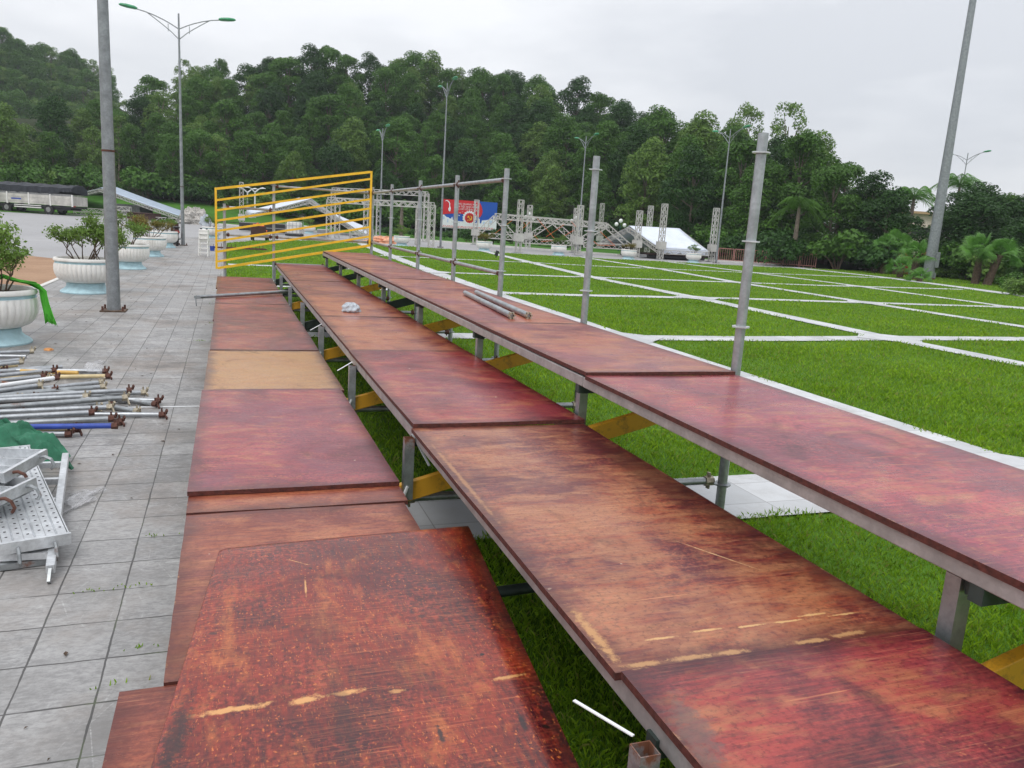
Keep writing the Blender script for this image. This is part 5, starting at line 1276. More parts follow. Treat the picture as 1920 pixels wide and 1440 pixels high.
# truss segments stacked by the truck
def stack(label, px0, py0, px1, py1, dep, rows, group='truss segments stacked on the road'):
    a = AT(px0, py0, dep); b = AT(px1, py1, dep); a.z = b.z = 0
    for r in range(rows):
        root = empty('truss_segment', (a.x, a.y, -.05+r*.42)); tag(root, label[r] if isinstance(label, list) else label, 'truss segment', group)
        mb = MB(); truss_mb(mb, (0, 0, .2), (b.x-a.x, b.y-a.y, .2), .38, .5, .06, .045); mb.build('lattice', M['truss'], root)
stack(['low truss segment on the road right behind the truck, bottom one', 'truss segment lying on the low one right behind the truck'], 140, 400, 195, 403, 88, 2)
stack(['bottom truss segment of the stack right of the near lamp post', 'middle truss segment of the stack right of the near lamp post', 'top truss segment of the stack right of the near lamp post'], 212, 404, 245, 407, 86, 3)
stack(['truss segment beside the dark brown cover'], 282, 408, 332, 412, 84, 1)
stack(['lower truss segment lying across the road below the portal trusses', 'upper truss segment lying across the road below the portal trusses'], 656, 440, 700, 443, 63, 2)
root, L, H = hull('covered_crate', 'long dark brown covered load on the road before the pale canopy', 'load', 238, 280, 398, 84, 83, 1.6, 'brown', 401)
mb = MB(); mb.box((0, .7, H+.02), (L*1.03, 1.7, .06)); mb.build('cover', M['brown'], root)
root, L, H = hull('metal_container', 'dark grey ribbed container below the pale canopy', 'container', 214, 262, 380, 90, 89, 2.0, 'grey_case', 386)
mb = MB()
for k in range(12): mb.box((-L/2+L*(k+.5)/12, -.01, H/2), (.06, .05, H*.9))
mb.build('ribs', M['grey_case'], root)
# rubble-like heap of netting
blob('netting_heap', AT(366, 414, 80)-Vector((0, 0, AT(366, 414, 80).z+.05)), (2.6, 2.2, 1.5), simple('grey_netting', (.42, .40, .37), .9, 0, .5, 8, .6), 6, .35, 30, 'heap of grey-white folded netting at the right end of the pale canopy', 'netting heap')
blob('white_sack', AT(386, 414, 78)-Vector((0, 0, AT(386, 414, 78).z+.05)), (1.0, .9, 1.0), M['bag'], 7, .3, 20, 'white sack beside the grey netting heap', 'sack')
for (px0, px1, pt, d, lab, mt) in ((448, 482, 418, 66, 'left long black flight case behind the yellow barrier', 'black'), (496, 536, 420, 64, 'right long black flight case behind the yellow barrier', 'black'), (594, 612, 431, 60, 'dark case under a white cloth left of the portal trusses', 'grey_case')):
    root, L, H = hull('flight_case', lab, 'case', px0, px1, pt, d, d, 1.0, mt, group='flight cases on the road')
    mb = MB(); mb.box((0, -.02, H*.55), (L*.96, .03, .06)); mb.box((0, .5, H+.02), (L*.98, 1.0, .05)); mb.build('lid', M['truss'] if mt == 'grey_case' else M['grey_case'], root)
blob('orange_bundle', AT(484, 440, 60)-Vector((0, 0, AT(484, 440, 60).z+.05)), (1.0, .7, .75), M['orange'], 12, .45, 18, 'bright orange bundle of straps before the black flight cases', 'strap bundle')
blob('orange_bundle', AT(724, 452, 58)-Vector((0, 0, AT(724, 452, 58).z+.05)), (2.6, 1.1, .45), simple('pale_orange_net', (.72, .36, .22), .8, 0, .3, 9), 13, .45, 24, 'pale orange heap of netting beside the portal trusses', 'netting heap')
def crate(label, px, py, depw, group):
    g = G(px, py, -.05); root = empty('liquid_tank', g, R(-20)); tag(root, label, 'tank', group); mb = MB(); mb.box((0, 0, .62), (1.0, .85, .85)); mb.build('bottle', M['planter'], root, bevel=.08)
    mb = MB()
    for x in np.linspace(-.55, .55, 5):
        for y in (-.48, .48): mb.bar((x, y, .15), (x, y, 1.12), .025)
    for z in (.2, .5, .8, 1.1):
        for y in (-.48, .48): mb.bar((-.56, y, z), (.56, y, z), .025)
        for x in (-.56, .56): mb.bar((x, -.48, z), (x, .48, z), .025)
    mb.build('cage', M['steel'], root)
    mb = MB(); mb.box((0, 0, .1), (1.15, 1.0, .14)); mb.build('pallet', M['black'], root)
    return root
crate('white caged liquid tank seen through the yellow barrier', 552, 443, 60, 'caged liquid tanks')
crate('small white caged liquid tank by the faded red railing', 1384, 487, 60, 'caged liquid tanks').scale = (.8, .8, .75)
g = G(487, 451, -.05); root = empty('low_cart', g, .1); tag(root, 'brown low cart with raised back at the lawn edge behind the barrier', 'cart')
mb = MB(); mb.box((0, 0, .3), (1.0, 1.2, .12)); mb.build('deck', M['brown'], root)
mb = MB(); mb.box((0, .55, .6), (.9, .06, .5)); mb.build('back', M['brown'], root)
for sx in (-1, 1):
    for sy in (-1, 1):
        mb = MB(); mb.tube([(sx*.42-.04, sy*.4, .14), (sx*.42+.04, sy*.4, .14)], .14, 12); mb.build('wheel', M['rubber'], root)

# ------------------------------------------------------------------ truck
tb = AT(-20, 397, 84); te = AT(137, 402, 83.0); d = Vector((te.x-tb.x, te.y-tb.y, 0)); ang = atan2(d.y, d.x)
root = empty('cargo_truck', (te.x, te.y, -.05), ang); tag(root, 'pale cargo truck with a black tarpaulin over its load at the left edge', 'truck')
TL = 9.6
mb = MB(); mb.box((-TL/2, 1.2, .82), (TL, 2.2, .18)); mb.box((-TL/2, .35, .62), (TL*.9, .12, .22)); mb.box((-TL/2, 2.0, .62), (TL*.9, .12, .22)); mb.build('chassis', M['black'], root)
TPN = simple('truck_panel', (.50, .48, .44), .6, 0, .3, 1.2)
for k in range(4):
    mb = MB(); x0 = -TL+k*TL/4; mb.box((x0+TL/8, 0, 1.45), (TL/4-.14, .07, .95)); mb.box((x0+TL/8, -.05, 1.66), (TL/4-.2, .03, .05)); mb.box((x0+TL/8, -.05, 1.2), (TL/4-.2, .03, .04)); mb.build('side_panel', TPN, root)
for k in range(5):
    mb = MB(); mb.box((-TL+k*TL/4+(.0 if k else .06), -.03, 1.5), (.12, .12, 1.2)); mb.build('stake', M['planter'], root)
mb = MB(); mb.box((-TL/2, 2.38, 1.45), (TL, .07, .95)); mb.box((-.04, 1.2, 1.45), (.08, 2.3, .95)); mb.box((-TL+.04, 1.2, 1.7), (.08, 2.3, 1.5)); mb.build('far_panels', TPN, root)
mb = MB(); mb.box((-TL/2, 0, 2.02), (TL, .05, .22)); mb.build('upper_rail', M['grey_case'], root)
mb = MB(); nxt = 60
for i in range(nxt+1):
    x = -TL*i/nxt; sag = .10*sin(i*.55)+.05*sin(i*1.4); z1 = 2.05+.13*abs(sin(i*.42)); 
    if i < 9: z1 = 2.35
    for (y, z) in ((-.07, z1), (-.06, 2.75+sag*.3), (.5, 3.0+sag*.4), (1.2, 3.05+sag*.5), (1.9, 3.0+sag*.4), (2.46, 2.7), (2.48, 2.1)): mb.v.append((x, y-.03*sin(i*1.1+z*2), z))
for i in range(nxt):
    for k in range(6): a = i*7+k; mb.f.append((a, a+1, a+8, a+7)); mb.m.append(0)
mb.f.append((0, 1, 2, 3, 4, 5, 6)); mb.m.append(0)
mb.build('tarpaulin', M['black_cloth'], root)
for x in (-2.75, -7.4):
    for y in (.18, 2.2):
        mb = MB(); mb.tube([(x, y-.14, .50), (x, y+.14, .50)], .50, 20); w_ = mb.build('wheel', M['rubber'], root, smooth=True)
        mb = MB(); mb.tube([(x, y-.15, .50), (x, y-.145, .50)], .26, 14); mb.build('rim', M['grey_case'], w_)
mb = MB(); mb.box((-5.0, .02, .62), (3.0, .05, .10)); mb.box((-5.0, .02, .82), (3.0, .05, .08)); mb.build('side_guard', M['planter'], root)
mb = MB(); mb.box((.05, .2, .95), (.06, .35, .12)); mb.build('tail_light', M['red_cloth'], root)
mb = MB(); mb.box((-6.2, -.04, 1.42), (1.1, .012, .14)); mb.build('faded_lettering', M['blue_paint'], root)
mb = MB(); mb.box((-TL-1.2, 1.2, 1.7), (2.0, 2.2, 2.2)); mb.build('cab', M['white_paint'], root, bevel=.15)

# ------------------------------------------------------------------ billboard
bl, br_, dep = AT(826, 427, 95), AT(930, 433, 97), 95
tl, tr = AT(826, 373, 95), AT(936, 380, 97)
xd = Vector((br_.x-bl.x, br_.y-bl.y, 0)); BWd = xd.length; xd.normalize(); zb = (bl.z+br_.z)/2; BH = (tl.z+tr.z)/2-zb
root = empty('billboard', (bl.x, bl.y, 0), atan2(xd.y, xd.x)); tag(root, 'red, blue and white billboard with a gear emblem at the edge of the wood', 'billboard')
mb = MB(); mb.box((BWd/2, .12, zb+BH/2), (BWd, .2, BH)); mb.build('panel', simple('board_white', (.70, .74, .80), .5, 0, .04), root)
for x in (.10, .36, .64, .92):
    mb = MB(); mb.box((BWd*x, .30, (zb+BH)/2), (.12, .12, zb+BH)); mb.build('leg', M['steel2'], root)
def flat(name, pts, y, mat, par=root):
    mb = MB(); b = [(BWd*x, y, zb+BH*z) for x, z in pts]; bk = [(p[0], y+.02, p[2]) for p in b]; n = len(b)
    mb.v = b+bk; mb.f = [tuple(range(n)), tuple(range(2*n-1, n-1, -1))]+[(i, i+n, (i+1) % n+n, (i+1) % n) for i in range(n)]; mb.m = [0]*len(mb.f)
    return mb.build(name, mat, par)
RED = simple('sign_red', (.62, .012, .02), .45, 0, .05); BLU = simple('sign_blue', (.006, .085, .45), .45, 0, .06); WHT = simple('sign_white', (.78, .80, .84), .5, 0, .03); GLD = simple('sign_yellow', (.85, .50, .03), .4, 0, .05); PLB_ = simple('sign_pale_blue', (.50, .62, .80), .5, 0, .1)
arc = [(0.0, .44), (.05, .475), (.12, .50), (.22, .525), (.35, .53), (.48, .51), (.60, .47), (.68, .44)]
flat('blue_field', [(0.0, .30), (1, .22), (1, 1), (.64, 1), (.35, .6), (0, .5)], .0, BLU)
flat('red_field', [(0, 1)]+arc+[(.70, .46), (.725, .55), (.735, .66), (.72, .80), (.69, .92), (.655, 1)], -.03, RED)
sk = [(0, .02), (0, .46), (.05, .46), (.10, .38), (.13, .38), (.15, .34), (.18, .34), (.19, .40), (.20, .40), (.21, .30), (.27, .30), (.275, .36), (.285, .36), (.29, .24), (.33, .22), (.36, .24), (.38, .22), (.44, .28), (.50, .30), (.58, .25), (.62, .20), (.655, .20), (.66, .38), (.675, .41), (.69, .38), (.695, .22), (.72, .22), (.73, .34), (.80, .36), (.85, .38), (.9, .42), (.93, .42), (.94, .50), (1, .50), (1, .02)]
flat('skyline', sk, -.05, WHT)
for x0, x1, z0, z1 in ((.02, .06, .30, .40), (.11, .13, .2, .33), (.215, .235, .14, .27), (.75, .79, .2, .3), (.87, .92, .22, .36)): flat('skyline_window', [(x0, z0), (x0, z1), (x1, z1), (x1, z0)], -.06, PLB_)
asp = BWd/BH; ecx, ecz = .505, .40
def circ(r, n, teeth=0, d=.0):
    out = []
    for k in range(n):
        a = 2*pi*k/n; q = r*(1+(d if teeth and (k*teeth*2//n) % 2 else 0)); out.append((ecx+q*cos(a)/asp, ecz+q*sin(a)))
    return out
flat('emblem_gear', circ(.235, 144, 18, .10), -.075, WHT); flat('emblem_ring', circ(.185, 96, 16, -.09), -.09, RED); flat('emblem_disc', circ(.14, 40), -.10, simple('sign_deep_red', (.45, .008, .01), .45))
# sickle and hammer
sick = []
for k in range(15):
    a = R(-125)+R(215)*k/14; sick.append((ecx+.085*cos(a)/asp+.004, ecz+.085*sin(a)))
for k in range(14, -1, -1):
    a = R(-125)+R(215)*k/14; wq = .085-.030*sin(pi*k/14)**.8; sick.append((ecx+(wq*cos(a)-.004)/asp+.004, ecz+wq*sin(a)+.004))
flat('emblem_sickle', sick, -.115, GLD)
def rotq(cx, cz, w_, h_, a): return [(ecx+(cx+x*cos(a)-z*sin(a))/asp, ecz+cz+x*sin(a)+z*cos(a)) for x, z in ((-w_/2, -h_/2), (w_/2, -h_/2), (w_/2, h_/2), (-w_/2, h_/2))]
flat('emblem_hammer', rotq(.012, -.018, .022, .165, R(48)), -.125, GLD); flat('emblem_hammer_head', rotq(-.052, .04, .040, .075, R(-42)), -.13, GLD); flat('emblem_handle', rotq(-.062, -.082, .02, .05, R(-45)), -.13, GLD)
for (x, z, s_) in ((.33, .56, .035), (.315, .47, .04), (.375, .60, .022), (.60, .47, .035)): flat('dove', [(x-s_/asp*1.2, z+s_*.5), (x, z), (x+s_/asp*1.2, z+s_*.6), (x+s_*.2/asp, z-s_*.7)], -.08, WHT)
flat('lamp_drawing', [(.06, .93), (.075, .965), (.10, .97), (.13, .93), (.15, .86), (.15, .78), (.165, .70), (.16, .60), (.145, .58), (.125, .62), (.12, .68), (.135, .74), (.135, .84), (.12, .90), (.10, .935), (.08, .94)], -.06, WHT)
def text(s_, x, z, h_, mat, name='lettering', off=-.06, wfit=None):
    cu = bpy.data.curves.new(name, 'FONT'); cu.body = s_; cu.size = BH*h_; cu.extrude = .006; cu.offset = .004*0
    ob = bpy.data.objects.new(name, cu); COL.objects.link(ob); ob.parent = root; ob.rotation_euler = (R(90), 0, 0); ob.location = (BWd*x, off, zb+BH*z)
    cu.materials.append(mat); bpy.context.view_layer.update()
    me = bpy.data.meshes.new_from_object(ob.evaluated_get(bpy.context.evaluated_depsgraph_get())); wx = max(v.co.x for v in me.vertices)-min(v.co.x for v in me.vertices)
    n2 = bpy.data.objects.new(name, me); COL.objects.link(n2); n2.parent = root; n2.rotation_euler = ob.rotation_euler; n2.location = ob.location; bpy.data.objects.remove(ob); ob = n2
    if wfit: ob.scale.x = BWd*wfit/max(wx, .01)
    return ob
text('ĐẢNG QUANG VINH', .235, .845, .085, WHT, wfit=.41); text('DÂN TỘC ANH HÙNG', .235, .755, .085, WHT, wfit=.42); text('BÁC HỒ VĨ ĐẠI !', .235, .665, .085, WHT, wfit=.34)
mb = MB()   # the unreadable small red line along the bottom
rq = random.Random(5)
for row, (z, h_) in enumerate(((.085, .022), (.045, .022))):
    x = .02
    while x < .95: w_ = rq.uniform(.008, .02); mb.box((BWd*x, -.055, zb+BH*z), (BWd*w_, .012, BH*h_)); x += w_+rq.uniform(.006, .014)
q = mb.build('small_print', RED, root); q['kind'] = 'stuff'

# ------------------------------------------------------------------ small lights, wall, railings
def globe_lamp(px, pyb, pyt, dep, label):
    a = AT(px, pyb, dep); top = 1.8+(HY(px)-pyt)*dep/FPX; root = empty('globe_lamp', (a.x, a.y, -.03)); tag(root, label, 'globe lamp', 'park lamps with white globes')
    mb = MB(); mb.tube([(0, 0, 0), (0, 0, top-.15)], [.07, .04], 8); mb.tube([(-.35, .1, top-.32), (0, 0, top-.45), (.35, -.1, top-.32)], .025, 6); mb.build('pole', simple('dark_green_iron', (.02, .08, .06), .5) if 'dgi' not in M else M['dgi'], root)
    for x, z in ((-.38, top-.15), (0, top+.2), (.38, top-.2)):
        mb = MB(); mb.lathe([(.02, -.19), (.12, -.16), (.18, -.06), (.19, .04), (.14, .15), (.05, .19), (.0, .195)], 14, (x, -x*.25, z)); mb.build('globe', M['globe'], root, smooth=True)
globe_lamp(1161, 450, 418, 78, 'white globe lamp to the left of the white canopy'); globe_lamp(991, 440, 405, 84, 'white globe lamp above the orange-strapped truss'); globe_lamp(1077, 440, 412, 84, 'white globe lamp left of the second-nearest scaffold post')
def wing_lamp(px, pt, dep, label):
    a = AT(px, pt, dep); az = atan2(a.x, a.y); z0 = hill_h(az, sqrt(a.x**2+a.y**2))-.3; H = a.z-z0; root = empty('wing_lamp', (a.x, a.y, z0), R(15)); tag(root, label, 'park lamp', 'white double-winged lamps on the bank')
    mb = MB(); mb.tube([(0, 0, 0), (0, 0, H-.5)], [.12, .09], 10); mb.tube([(0, 0, H-.55), (-.5, 0, H-.12), (-1.0, 0, H)], [.10, .07, .05], 6); mb.tube([(0, 0, H-.55), (.5, 0, H-.12), (1.0, 0, H)], [.10, .07, .05], 6); mb.build('pole', M['white_paint'], root, smooth=True)
    for s in (-1, 1):
        mb = MB(); mb.lathe([(.05, .10), (.35, .02), (.38, -.04), (.05, -.07)], 16, (s*.95, 0, H)); mb.build('lamp_head', M['white_paint'], root, smooth=True)
wing_lamp(55, 325, 108, 'white double-winged lamp behind the truck'); wing_lamp(305, 349, 108, 'white double-winged lamp between the two left street lamp poles')
wing_lamp(464, 353, 104, 'left one of the two white double-winged lamps behind the yellow barrier'); wing_lamp(478, 352, 100, 'right one of the two white double-winged lamps behind the yellow barrier')
def wall(label, pts, th=.5):
    o0 = pts[0][0]; root = None; mb = MB(); us_ = [0]
    for (a, h0), (b, h1) in zip(pts[:-1], pts[1:]): us_.append(us_[-1]+(b-a).length)
    me = bpy.data.meshes.new('stone_wall'); V = []; F = []; UV = []
    for (a, h), u in zip(pts, us_): V += [(a.x, a.y, a.z-.8), (a.x, a.y, h), (a.x+.15, a.y+th, h), (a.x+.15, a.y+th, a.z-.8)]
    for i in range(len(pts)-1):
        for k in range(3):
            F.append((i*4+k, i*4+4+k, i*4+5+k, i*4+k+1)); va = [(us_[i], V[i*4+k][2]), (us_[i+1], V[i*4+4+k][2]), (us_[i+1], V[i*4+5+k][2]), (us_[i], V[i*4+k+1][2])]; UV += va
    F.append((0, 1, 2, 3)); F.append(tuple(len(V)-4+k for k in (3, 2, 1, 0))); UV += [(0, 0)]*8
    me.from_pydata(V, [], F); uv = me.uv_layers.new(name='UVMap'); uv.data.foreach_set('uv', [c for p in UV for c in p]); me.materials.append(M['stone'])
    o = bpy.data.objects.new('stone_wall', me); COL.objects.link(o)
    cp = MB()
    for (a, h0), (b, h1) in zip(pts[:-1], pts[1:]): cp.bar((a.x+.07, a.y+th/2, h0+.06), (b.x+.07, b.y+th/2, h1+.06), th+.2, .14)
    q = cp.build('coping', M['stone_trim'], o)
    return tag(o, label, 'wall')
def wp(px, pb, pt, dep): a = AT(px, pb, dep); t = AT(px, pt, dep); return (a, t.z)
wall('grey stone retaining wall with pale joints on the bank between the two left lamp posts', [wp(278, 380, 373, 113), wp(340, 385, 377, 112), wp(400, 389, 382, 111), wp(450, 392, 386, 110), wp(500, 397, 391, 108), wp(585, 405, 399, 104)])
wall('grey stone retaining wall behind the pale canopy and the truck', [wp(120, 372, 355, 108), wp(165, 374, 358, 107), wp(222, 376, 360, 106)])
def crowd(a, b, label, solid=False):
    d = b-a; L = d.length; root = empty('crowd_barrier', a, atan2(d.y, d.x)); tag(root, label, 'railing', 'faded red crowd barriers along the road')
    mb = MB(); H = 1.05
    for z in (.15, H): mb.bar((0.03, 0, z), (L-.03, 0, z), .05)
    for x in (.03, L-.03): mb.bar((x, 0, .0), (x, 0, H), .05)
    mb.build('frame', M['pink_rail'], root); mb = MB(); n = int(L/.16)
    for k in range(1, n): mb.bar((L*k/n, 0, .15), (L*k/n, 0, H), .022)
    mb.build('bars', M['pink_rail'], root)
    for x in (.3, L-.3): mb = MB(); mb.bar((x, -.3, .03), (x, .3, .03), .05); mb.build('foot', M['pink_rail'], root)
C0, C1 = G(1345, 490, -.05), G(1530, 503, -.05); 
cl = ['first faded red crowd barrier from the left, next to the street lamp', 'faded red crowd barrier just left of the nearest scaffold post', 'faded red crowd barrier hidden partly by the nearest scaffold post', 'faded red crowd barrier just right of the nearest scaffold post', 'faded red crowd barrier, second from the right end', 'faded red crowd barrier at the right end of the row']
for k in range(6): crowd(C0+(C1-C0)*(k/6), C0+(C1-C0)*((k+.97)/6), cl[k])
# sign, booths, house
g = G(1786, 517); root = empty('street_sign', g, R(-35)); tag(root, 'small blue sign on a leaning white post on the palm lawn', 'sign')
mb = MB(); mb.bar((0, 0, 0), (.22, 0, 1.75), .09); mb.build('post', M['white_paint'], root)
mb = MB(); mb.box((.52, -.01, 1.38), (.50, .04, .40)); s1 = mb.build('panel', WHT, root); mb = MB(); mb.box((.52, -.04, 1.38), (.42, .02, .32)); mb.build('blue_face', simple('dark_blue_sign', (.01, .05, .20), .5), s1)
mb = MB(); mb.box((.25, 0, .08), (.9, .4, .2)); mb.build('footing', M['stone_trim'], root, bevel=.03)
def booth(px0, px1, pt, dep, label):
    root, L, H = hull('market_booth', label, 'booth', px0, px1, pt, dep, dep, 2.0, 'red_cloth')
    mb = MB(); mb.v = [(-L/2-.2, -.2, H), (L/2+.2, -.2, H), (L/2+.2, 2.2, H), (-L/2-.2, 2.2, H), (0, 1, H+.7)]; mb.f = [(0, 1, 4), (1, 2, 4), (2, 3, 4), (3, 0, 4), (3, 2, 1, 0)]; mb.m = [0]*5; mb.build('roof', M['red_cloth'], root)
    for s in (-1, 1): mb = MB(); mb.bar((s*L/2, -.1, 0), (s*L/2, -.1, H), .08); mb.build('post', M['steel2'], root)
booth(1752, 1778, 482, 62, 'dark red covered booth behind the huge mast'); booth(1690, 1707, 486, 60, 'orange-red covered booth behind the left fan palms'); booth(1870, 1885, 484, 60, 'small red covered booth behind the right fan palms')
a = AT(1700, 450, 108); b = AT(1752, 450, 108); root = empty('house', (a.x, a.y, -.05), atan2(b.y-a.y, b.x-a.x)); tag(root, 'beige flat-roofed house glimpsed through the gap between the trees', 'house'); L = (b-a).length
zt_ = 1.8+(HY(1720)-403)*108/FPX
mb = MB(); mb.box((L/2, 3, zt_/2), (L, 6, zt_)); mb.build('wall', M['wall_beige'], root); mb = MB(); mb.box((L/2, 2.8, zt_+.12), (L+.8, 7, .3)); mb.build('roof', simple('tan_roof', (.42, .28, .16), .8), root)
mb = MB(); mb.box((L*.4, -.05, zt_-2.3), (L*.75, .15, .9)); mb.build('window', M['black'], root); mb = MB(); mb.box((L*.4, -.5, zt_-1.7), (L*.9, 1.0, .12)); mb.build('awning', M['wall_beige'], root)

# ------------------------------------------------------------------ palms
def fan_palm(seed, H, nleaf, s):
    rg = random.Random(seed); root = empty('fan_palm'); mb = MB()
    mb.tube([(0, 0, -.05), (.03, 0, H*.5), (0.05, .02, H)], [.17*s+.05, .14*s+.03, .12*s], 10, cap=False)
    for k in range(int(60*H)):   # old leaf bases
        a = rg.random()*6.28; z = rg.random()*H; r = .14*s+.03; mb.bar((cos(a)*r, sin(a)*r, z), (cos(a)*(r+.06), sin(a)*(r+.06), z+.12), .04, .015)
    mb.build('trunk', M['palm_trunk'], root); mb = MB(); pm = MB()
    for k in range(nleaf):
        a = k*2.4+rg.random()*.5; el = R(rg.uniform(-15, 80)); L = s*rg.uniform(.45, .7); d = Vector((cos(a)*cos(el), sin(a)*cos(el), sin(el))); c = Vector((.05, .02, H)); p = c+d*L-Vector((0, 0, .08*L))
        pm.tube([c, (c+p)/2+Vector((0, 0, .05)), p], [.018, .014, .01], 4, cap=False)
        sd = d.cross(Vector((0, 0, 1))).normalized(); nn = sd.cross(d).normalized(); ro = Matrix.Rotation(R(rg.uniform(-60, 60)), 3, d); sd = ro @ sd; nn = ro @ nn; FL = s*rg.uniform(.5, .72); n = 26
        for j in range(n):
            t = R(-105+210*j/(n-1)); dd = d*cos(t)+sd*sin(t); fl = FL*(.75+.25*cos(t)); e1 = p+dd*fl*.55+nn*.05; e2 = p+dd*fl-Vector((0, 0, (.22+.15*rg.random())*fl)); w_ = FL*.034; q = dd.cross(nn)*w_
            mb.quad([p, e1+q, e2, e1-q])
    mb.build('fronds', M['leaf_palm'], root); pm.build('frond_stalk', M['leaf_palm'], root)
    return root
FP = [(1654, 513, 1.9, 24, 1.25, 'leftmost fan palm of the cluster left of the huge mast'), (1674, 514, 2.1, 22, 1.3, 'fan palm second from the left in the cluster left of the huge mast'), (1687, 520, .55, 16, 1.05, 'lowest small fan palm of the cluster left of the huge mast'),
      (1712, 524, 1.5, 22, 1.2, 'fan palm directly left of the huge mast'), (1828, 532, 2.0, 24, 1.3, 'left one of the two fan palms right of the huge mast'), (1850, 534, 1.9, 24, 1.35, 'right one of the two fan palms right of the huge mast, with a leaning trunk')]
for i, (px, py, H, nl, s, lab) in enumerate(FP):
    o = fan_palm(50+i, H, nl, s*.88); g = G(px, py); o.location = (g.x, g.y, 0); o.rotation_euler = (0, R(12) if i == 5 else 0, i); tag(o, lab, 'palm', 'fan palms on the palm lawn')
o = fan_palm(60, .2, 14, .8); g = G(1716, 527); o.location = (g.x, g.y-.3, 0); tag(o, 'young trunkless fan palm at the foot of the mast', 'palm')
def royal_palm(seed, H, n=13, L=2.6):
    rg = random.Random(seed); root = empty('feather_palm'); mb = MB(); mb.tube([(0, 0, -.1), (0, 0, H*.4), (0, 0, H*.85), (0, 0, H)], [.2, .19, .14, .1], 10, cap=False); mb.build('trunk', M['trunk'], root); mb = MB(); q = MB()
    for k in range(n):
        a = k*2.4+rg.random()*.4; el = R(rg.uniform(-5, 78)); d = Vector((cos(a), sin(a), 0)); sd = Vector((-sin(a), cos(a), 0)); pts = []
        for j in range(13):
            t = j/12; x = L*t*cos(el)*(1-.1*t); z = L*t*sin(el)-1.5*t*t*L*.55; pts.append(Vector((0, 0, H))+d*x+Vector((0, 0, z)))
        q.tube(pts, [.035*(1-t/13) for t in range(13)], 4, cap=False)
        for j in range(1, 13):
            for m_ in range(3):
                p = pts[j-1]+(pts[j]-pts[j-1])*(m_/3); ll = L*.24*sin(pi*min(1, (j/13)*.85+.12))
                for s in (-1, 1):
                    e = p+sd*s*ll+Vector((0, 0, -ll*rg.uniform(.4, 1.0)))+d*ll*.4; w_ = Vector((0, 0, .012))+d*.02; mb.quad([p-w_*.6, p+w_*.6, (p+e)/2+w_, e])
    mb.build('fronds', M['leaf_palm'] if seed in (73, 74) else M['leaf_mid'], root); q.build('frond_stalk', M['leaf_mid'], root)  # darker leaf on all but two palms paints shade into their crowns
    return root
for i, (px, pc, dep, L, lab) in enumerate(((1487, 385, 64, 2.8, 'feather palm with a pale trunk in front of the dark wood, leftmost'), (1562, 388, 66, 2.6, 'feather palm in front of the dark wood, second from the left'), (1625, 388, 66, 2.5, 'feather palm in front of the dark wood, third from the left'),
                                   (1697, 372, 70, 3.6, 'drooping feather palm left of the sky gap'), (1778, 352, 72, 3.9, 'tall feather palm rising against the sky behind the huge mast'))):
    a = AT(px, 480, dep); H = 1.8+(HY(px)-pc)*dep/FPX; o = royal_palm(70+i, H, 15, L); o.location = (a.x, a.y, -.05); o.rotation_euler.z = i*1.1; tag(o, lab, 'palm', 'feather palms before the wood')
# big round trees and hedges at the right edge
for px, pt, dep, kd, sxy, lab in ((1812, 350, 64, 'dense', 1.35, 'big rounded dark tree right of the huge mast'), (1858, 362, 66, 'mid2', 1.2, 'big rounded tree filling the right side behind the fan palms'), (1918, 372, 64, 'dense', 1.2, 'dark tree cut by the right photo edge'), (1772, 402, 66, 'dark2', .8, 'lower dark tree directly behind the huge mast'), (1738, 432, 84, 'round', .62, 'low tree in the gap below the beige house')):
    a = AT(px, 480, dep); H = 1.8+(HY(px)-pt)*dep/FPX; place_tree(kd, a.x, a.y, -.3, H/10.2, sxy*H/10.2*1.15, label=lab, group='big trees at the right edge')
for k, (px, dep, s) in enumerate(((1765, 58, .45), (1795, 60, .4), (1885, 50, .40), (1908, 46, .42), (1930, 42, .42), (1900, 42, .25), (1945, 38, .45), (1712, 64, .4), (1840, 56, .7), (1820, 60, .9), (1800, 63, 1.0), (1860, 56, 1.0), (1905, 52, 1.0), (1925, 50, 1.0))):
    a = AT(px, 500, dep); place_bush(0 if k % 2 else 2, a.x, a.y, -.1, s*1.2, s, 'low bush at the right edge of the palm lawn', 'low bushes behind the palm lawn')
# hedge line and shrubs by the billboard
for k in range(16):
    px = 700+k*26; a = AT(px, 450, 88-k*.5); place_bush(k % 2, a.x, a.y, -.1, .62, .42, 'low clipped hedge clump on the strip behind the far kerb', 'hedge clumps behind the far kerb')
for px, lab in ((877, 'dark cone-shaped shrub below the left of the billboard emblem'), (924, 'dark cone-shaped shrub below the right end of the billboard')):
    a = AT(px, 455, 74); place_bush(1, a.x, a.y, -.05, .42, .62, lab, 'cone shrubs below the billboard')
for px, lab in ((752, 'slender young palm in front of the wood seen through the portal'),):
    a = AT(px, 440, 80); o = royal_palm(90+px, 3.2 if px == 752 else 2.0, 12, 1.7); o.location = (a.x, a.y, -.05); tag(o, lab, 'palm')

